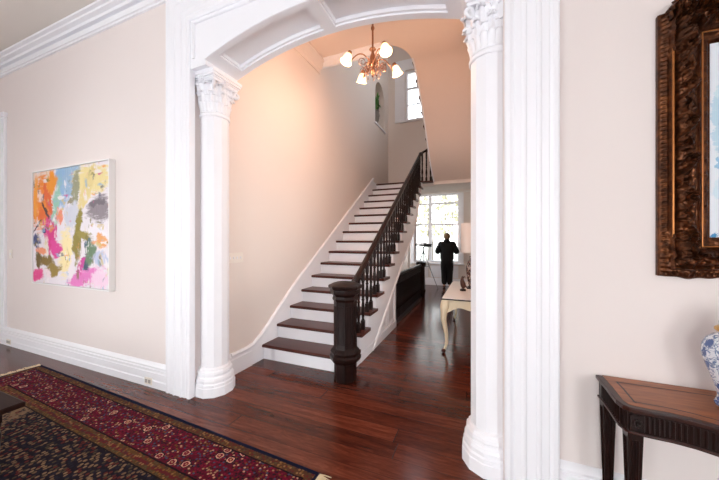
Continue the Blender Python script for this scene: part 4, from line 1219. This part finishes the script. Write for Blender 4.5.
# ------------------------------------------------------------------ telescope on a tripod
TG = thing('telescope', 'telescope on a slender tripod in front of the garden window', 'telescope', (-1.65, 9.35, 0))
tb = MB(); Mx = T(0, 0, 1.335, rz=.12, ry=.045)
tb.lathe([(.050,.26),(.050,.02),(.034,.0),(.034,-.12),(.024,-.13),(.024,-.22),(.030,-.225),(.030,-.26)], 16, Mx @ Matrix.Rotation(PI/2, 4, 'Y'))
tb.build('tube', M['metal_dk'], TG, smooth=40)
MB().lathe([(.014,.10),(.014,-.08)], 10, Mx @ T(0,0,.075) @ Matrix.Rotation(PI/2, 4, 'Y')).build('finder_scope', M['metal_dk'], TG, smooth=40)
MB().lathe([(.02,1.06),(.028,1.08),(.028,1.15),(.016,1.17),(.016,1.25),(.03,1.26),(.03,1.285)], 12).build('mount_head', M['metal_dk'], TG, smooth=40)
for (x, y) in ((.46,-.10), (-.36,-.12), (-.02,.42)):
    MB().tube([(x*.06,y*.06,1.09), (x*.5,y*.5,.57), (x*.52,y*.52,.55), (x,y,.012)], [.014,.014,.010,.009], 8).tube([(x,y,.0),(x,y,.02)], .014, 8).build('leg', M['metal_lt'], TG, smooth=40, merge=False)
tr_ = MB().lathe([(.001,.66),(.09,.66),(.09,.675),(.001,.675)], 12)
for (x, y) in ((.46,-.10), (-.36,-.12), (-.02,.42)): tr_.tube([(0,0,.667),(x*.42,y*.42,.667)], .006, 6)
tr_.build('accessory_tray', M['metal_dk'], TG, smooth=30, merge=False)

# ------------------------------------------------------------------ person at the window
def skin_obj(name, verts, edges, radii, mat, parent, root=0, sub=2):
    me = bpy.data.meshes.new(name); me.from_pydata(verts, edges, [])
    o = bpy.data.objects.new(name, me); COL.objects.link(o)
    o.modifiers.new('skin', 'SKIN'); o.modifiers['skin'].use_smooth_shade = True
    lay = me.skin_vertices[0].data
    for i, r in enumerate(radii):
        lay[i].radius = r if isinstance(r, tuple) else (r, r); lay[i].use_root = (i == root)
    s = o.modifiers.new('sub', 'SUBSURF'); s.levels = sub; s.render_levels = sub
    dg = bpy.context.evaluated_depsgraph_get(); ev = o.evaluated_get(dg)
    m2 = bpy.data.meshes.new_from_object(ev); o.modifiers.clear(); o.data = m2
    m2.materials.clear(); m2.materials.append(mat)
    for p in m2.polygons: p.use_smooth = True
    if parent is not None: o.parent = parent
    return o
PX, PY = -.945, 9.50
PE = thing('person', 'person in black hooded jacket and trousers seen from behind at the garden window', 'person', (PX, PY, 0))
def chain(pts): return pts
BV = [(0,0,.93), (0,-.01,1.08), (0,-.005,1.24), (0,0,1.38), (0,.01,1.46), (0,.025,1.52), (0,.03,1.60), (0,.025,1.665)]
BE = [(i,i+1) for i in range(7)]; BR = [(.13,.10), (.125,.095), (.15,.11), (.14,.095), (.065,.06), (.075,.08), (.098,.112), (.070,.08)]
def limb(start, pts, rad):
    prev = start
    for p, r in zip(pts, rad):
        BV.append(p); BR.append(r); BE.append((prev, len(BV)-1)); prev = len(BV)-1
    return prev
HD = {}
for s in (-1, 1):
    e = limb(3, [(s*.175,0,1.395), (s*.285,-.03,1.16), (s*.30,.02,1.12), (s*.215,.22,1.19+.06*(s>0)), (s*.20,.255,1.205+.06*(s>0)), (s*.19,.30,1.225+.06*(s>0))],
             [.062,.044,.043,.030,.026,(.036,.020)])
    HD[s] = BV[e]
    limb(0, [(s*.080,0,.86), (s*.080,.012,.50), (s*.080,.005,.46), (s*.084,-.015,.10), (s*.086,0,.055), (s*.096,.11,.035), (s*.098,.16,.03)], [(.092,.095),.060,.055,.040,.042,(.042,.032),(.036,.024)])
body = skin_obj('body', BV, BE, BR, M['skin'], PE)
# fingers, nose and ears joined into the body
fb = bmesh.new(); fb.from_mesh(body.data)
ex = MB()
for s in (-1, 1):
    hx, hy, hz = HD[s]
    for k, (o_, L) in enumerate(((-.030,.070), (-.010,.082), (.010,.078), (.029,.062))):
        ex.tube([(hx - s*.004, hy, hz+o_*.9), (hx - s*.03, hy+.038, hz+o_), (hx - s*.055, hy+.050, hz+o_), (hx - s*.055 - s*(L-.05), hy+.040, hz+o_)], [.010,.0095,.009,.007], 7)
    ex.tube([(hx - s*.01, hy-.01, hz+.03), (hx - s*.045, hy+.0, hz+.055), (hx - s*.075, hy+.015, hz+.055)], [.012,.010,.007], 7)
    ex.sphere((s*.082, .02, 1.600), (.012,.020,.032), 10, 8); ex.sphere((s*.030, .112, 1.615), (.012,.010,.009), 8, 6)
ex.tube([(0,.11,1.625), (0,.135,1.59), (0,.118,1.580)], [.009,.016,.012], 8); ex.sphere((0,.108,1.553), (.024,.010,.008), 10, 6)
me2 = bpy.data.meshes.new('tmp'); me2.from_pydata([tuple(v) for v in ex.v], [], ex.f); fb.from_mesh(me2); fb.to_mesh(body.data); fb.free()
for p in body.data.polygons: p.use_smooth = True
JV = [(0,0,.80), (0,-.01,.98), (0,-.01,1.12), (0,-.005,1.26), (0,0,1.39), (0,.0,1.455)]; JE = [(i,i+1) for i in range(5)]; JR_ = [(.225,.165), (.225,.160), (.220,.155), (.225,.155), (.185,.125), (.105,.095)]
for s in (-1, 1):
    prev = 4
    for p, r in (((s*.18,0,1.37),.105), ((s*.285,-.035,1.15),.092), ((s*.292,.02,1.11),.088), ((s*.228,.20,1.18+.06*(s>0)),.056), ((s*.212,.235,1.195+.06*(s>0)),.050)):
        JV.append(p); JR_.append(r); JE.append((prev, len(JV)-1)); prev = len(JV)-1
skin_obj('jacket', JV, JE, JR_, M['black'], PE)
skin_obj('hood', [(-.095,-.04,1.45), (0,-.090,1.475), (.095,-.04,1.45)], [(0,1),(1,2)], [.065,.085,.065], M['black'], PE)
TV = [(0,0,.98), (0,0,.88)]; TE = [(0,1)]; TR = [(.165,.130), (.175,.135)]
for s in (-1, 1):
    prev = 1
    for p, r in (((s*.082,0,.76),(.125,.13)), ((s*.080,.012,.50),.108), ((s*.080,.0,.40),.100), ((s*.084,-.012,.09),.084)):
        TV.append(p); TR.append(r); TE.append((prev, len(TV)-1)); prev = len(TV)-1
skin_obj('trousers', TV, TE, TR, M['black'], PE)
for s in (-1, 1):
    skin_obj('shoe', [(s*.086,-.04,.048), (s*.090,.04,.048), (s*.098,.12,.040), (s*.100,.19,.034)], [(0,1),(1,2),(2,3)], [(.048,.046),(.050,.048),(.050,.038),(.040,.030)], M['shoe'], PE)
hm = MB()
def hair(u, v):
    a = 2*PI*u; t = PI*.5*(1-v) - .55*v*(1 if True else 0)
    front = .5+.5*math.sin(a)
    t = PI/2 - v*(PI/2 + .75 - 1.05*front)
    r = 1.0
    return (.098*math.cos(t)*math.cos(a), .018 + .112*math.cos(t)*math.sin(a), 1.61 + .112*math.sin(t))
hm.grid(hair, 28, 14)
ho = hm.build('hair', M['hair'], PE, smooth=60); solidify(ho, .012)

# ------------------------------------------------------------------ outside
gd = MB().box(-60, 60, YR1+.6, 90, -.75, -.55); tag(gd.build('lawn', M['grass']), 'pale lawn outside beyond the garden window', 'lawn', kind='structure')
gd = MB().box(-60, 60, -60, BACK-.8, -.75, -.55); struct(gd.build('ground', M['paving']))  # reflector ground behind the viewer
def tree(x, y, h, label, seed):
    t = thing('tree', label, 'tree', (x, y, -.55), 0, 'garden trees outside the windows'); random.seed(seed)
    MB().tube([(0,0,0),(.05,0,h*.2),(-.04,.05,h*.4),(.03,0,h*.6),(0,0,h*.8)], [.22,.17,.13,.09,.04], 10).build('trunk', M['bark'], t, smooth=60)
    f_ = MB()
    for k in range(900):
        a = random.random()*2*PI; v = random.random(); r = h*.30*math.sin(PI*(.12+.85*v))**.7*random.random()**.4; z = h*(.28+.74*v)
        s = .10+random.random()*.14; Mx = T(r*math.cos(a), r*math.sin(a), z, random.random()*6, random.random()*6, random.random()*6)
        f_.add([(-s,0,0),(0,-s*.5,.02),(s,0,0),(0,s*.5,.02)], [(0,1,2,3)], Mx)
    f_.build('foliage', M['treeleaf'], t, merge=False)
tree(-3.0, 19.5, 8.5, 'sunlit garden tree beyond the left half of the garden window', 1)
tree(-.0, 27, 8.0, 'sunlit garden tree beyond the right half of the garden window', 2)
tree(-7.6, 29, 7.6, 'pale tree top low in the upper stair window', 4)

# ------------------------------------------------------------------ light
w = bpy.data.worlds.new('sky'); SC.world = w; w.use_nodes = True
nt = w.node_tree; bg = nt.nodes['Background']
tc = nt.nodes.new('ShaderNodeTexCoord'); sx = nt.nodes.new('ShaderNodeSeparateXYZ'); rp_ = nt.nodes.new('ShaderNodeValToRGB')
nt.links.new(tc.outputs['Generated'], sx.inputs[0]); nt.links.new(sx.outputs[2], rp_.inputs[0]); nt.links.new(rp_.outputs[0], bg.inputs[0])
e = rp_.color_ramp.elements; e[0].position = 0; e[0].color = (1,.98,.95,1); e[1].position = .5; e[1].color = (.80,.90,1,1)
bg.inputs[1].default_value = 2.0
def area(name, loc, rot, sx_, sy_, power=None, color=(1,1,1), portal=False):
    l = bpy.data.lights.new(name, 'AREA'); l.shape = 'RECTANGLE'; l.size = sx_; l.size_y = sy_
    if portal: l.cycles.is_portal = True
    else: l.energy = power; l.color = color
    o = bpy.data.objects.new(name, l); COL.objects.link(o); o.location = loc; o.rotation_euler = rot; return o
for (a, b_, z0, z1) in BW: area('window_daylight', ((a+b_)/2, BACK-.24, (z0+z1)/2), (PI/2,0,0), b_-a-.04, z1-z0-.04, 31, (.955,.978,1))
for (a, b_, z0, z1) in ADDED_RIGHT: area('window_daylight', (WR+.24, (a+b_)/2, (z0+z1)/2), (PI/2,0,PI/2), b_-a-.04, z1-z0-.04, 26, (.955,.978,1))  # fill lamp at the added right window
for (a, b_, z0, z1) in LW: area('window_daylight', (WL-.24, (a+b_)/2, (z0+z1)/2), (PI/2,0,-PI/2), b_-a-.04, z1-z0-.04, 31, (.955,.978,1))
area('window_daylight', ((W1[0]+W1[1])/2, YR1-.01, (W1[2]+W1[3])/2), (PI/2,0,PI), W1[1]-W1[0], W1[3]-W1[2], portal=True)
area('window_daylight', ((W2[0]+W2[1])/2, YW+.27, (W2[2]+W2[3])/2), (PI/2,0,PI), W2[1]-W2[0], W2[3]-W2[2], portal=True)
for (a, b_, z0, z1) in ADDED_HALL: area('window_daylight', (HX+.24, (a+b_)/2, (z0+z1)/2), (PI/2,0,PI/2), b_-a-.04, z1-z0-.04, 20 if z0 > 4 else 10, (.88,.94,1) if z0 > 4 else (1,.97,.94))  # fill lamps at the two added hall windows
for (a, b_, z0, z1) in ADDED_BAY: area('window_daylight', (SX-.69, (a+b_)/2, (z0+z1)/2), (PI/2,0,-PI/2), b_-a-.04, z1-z0-.04, 12, (.95,.98,1))  # fill lamp at the added rear side window
for i in range(4):
    a = PI/4 + PI/2*i
    l = bpy.data.lights.new('bulb_light', 'POINT'); l.energy = 5.0; l.color = (1,.61,.42); l.shadow_soft_size = .05
    o = bpy.data.objects.new('bulb_light', l); COL.objects.link(o); o.location = (CX+.37*math.cos(a), CY+.37*math.sin(a), 3.58)

# ------------------------------------------------------------------ camera
cam = bpy.data.cameras.new('camera'); cam.sensor_width = 36; cam.lens = 36*293/719; cam.clip_start = .05
co = bpy.data.objects.new('camera', cam); COL.objects.link(co)
co.location = (0,0,1.5); co.rotation_euler = (PI/2, 0, .3893)
SC.camera = co
SC.view_settings.view_transform = 'Standard'; SC.view_settings.look = 'None'; SC.view_settings.gamma = 1; SC.view_settings.use_curve_mapping = False
SC.view_settings.exposure = 1.2
SC.cycles.use_denoising = True
SC.cycles.max_bounces = 10; SC.cycles.diffuse_bounces = 6; SC.cycles.transparent_max_bounces = 12
SC.cycles.sample_clamp_indirect = 6
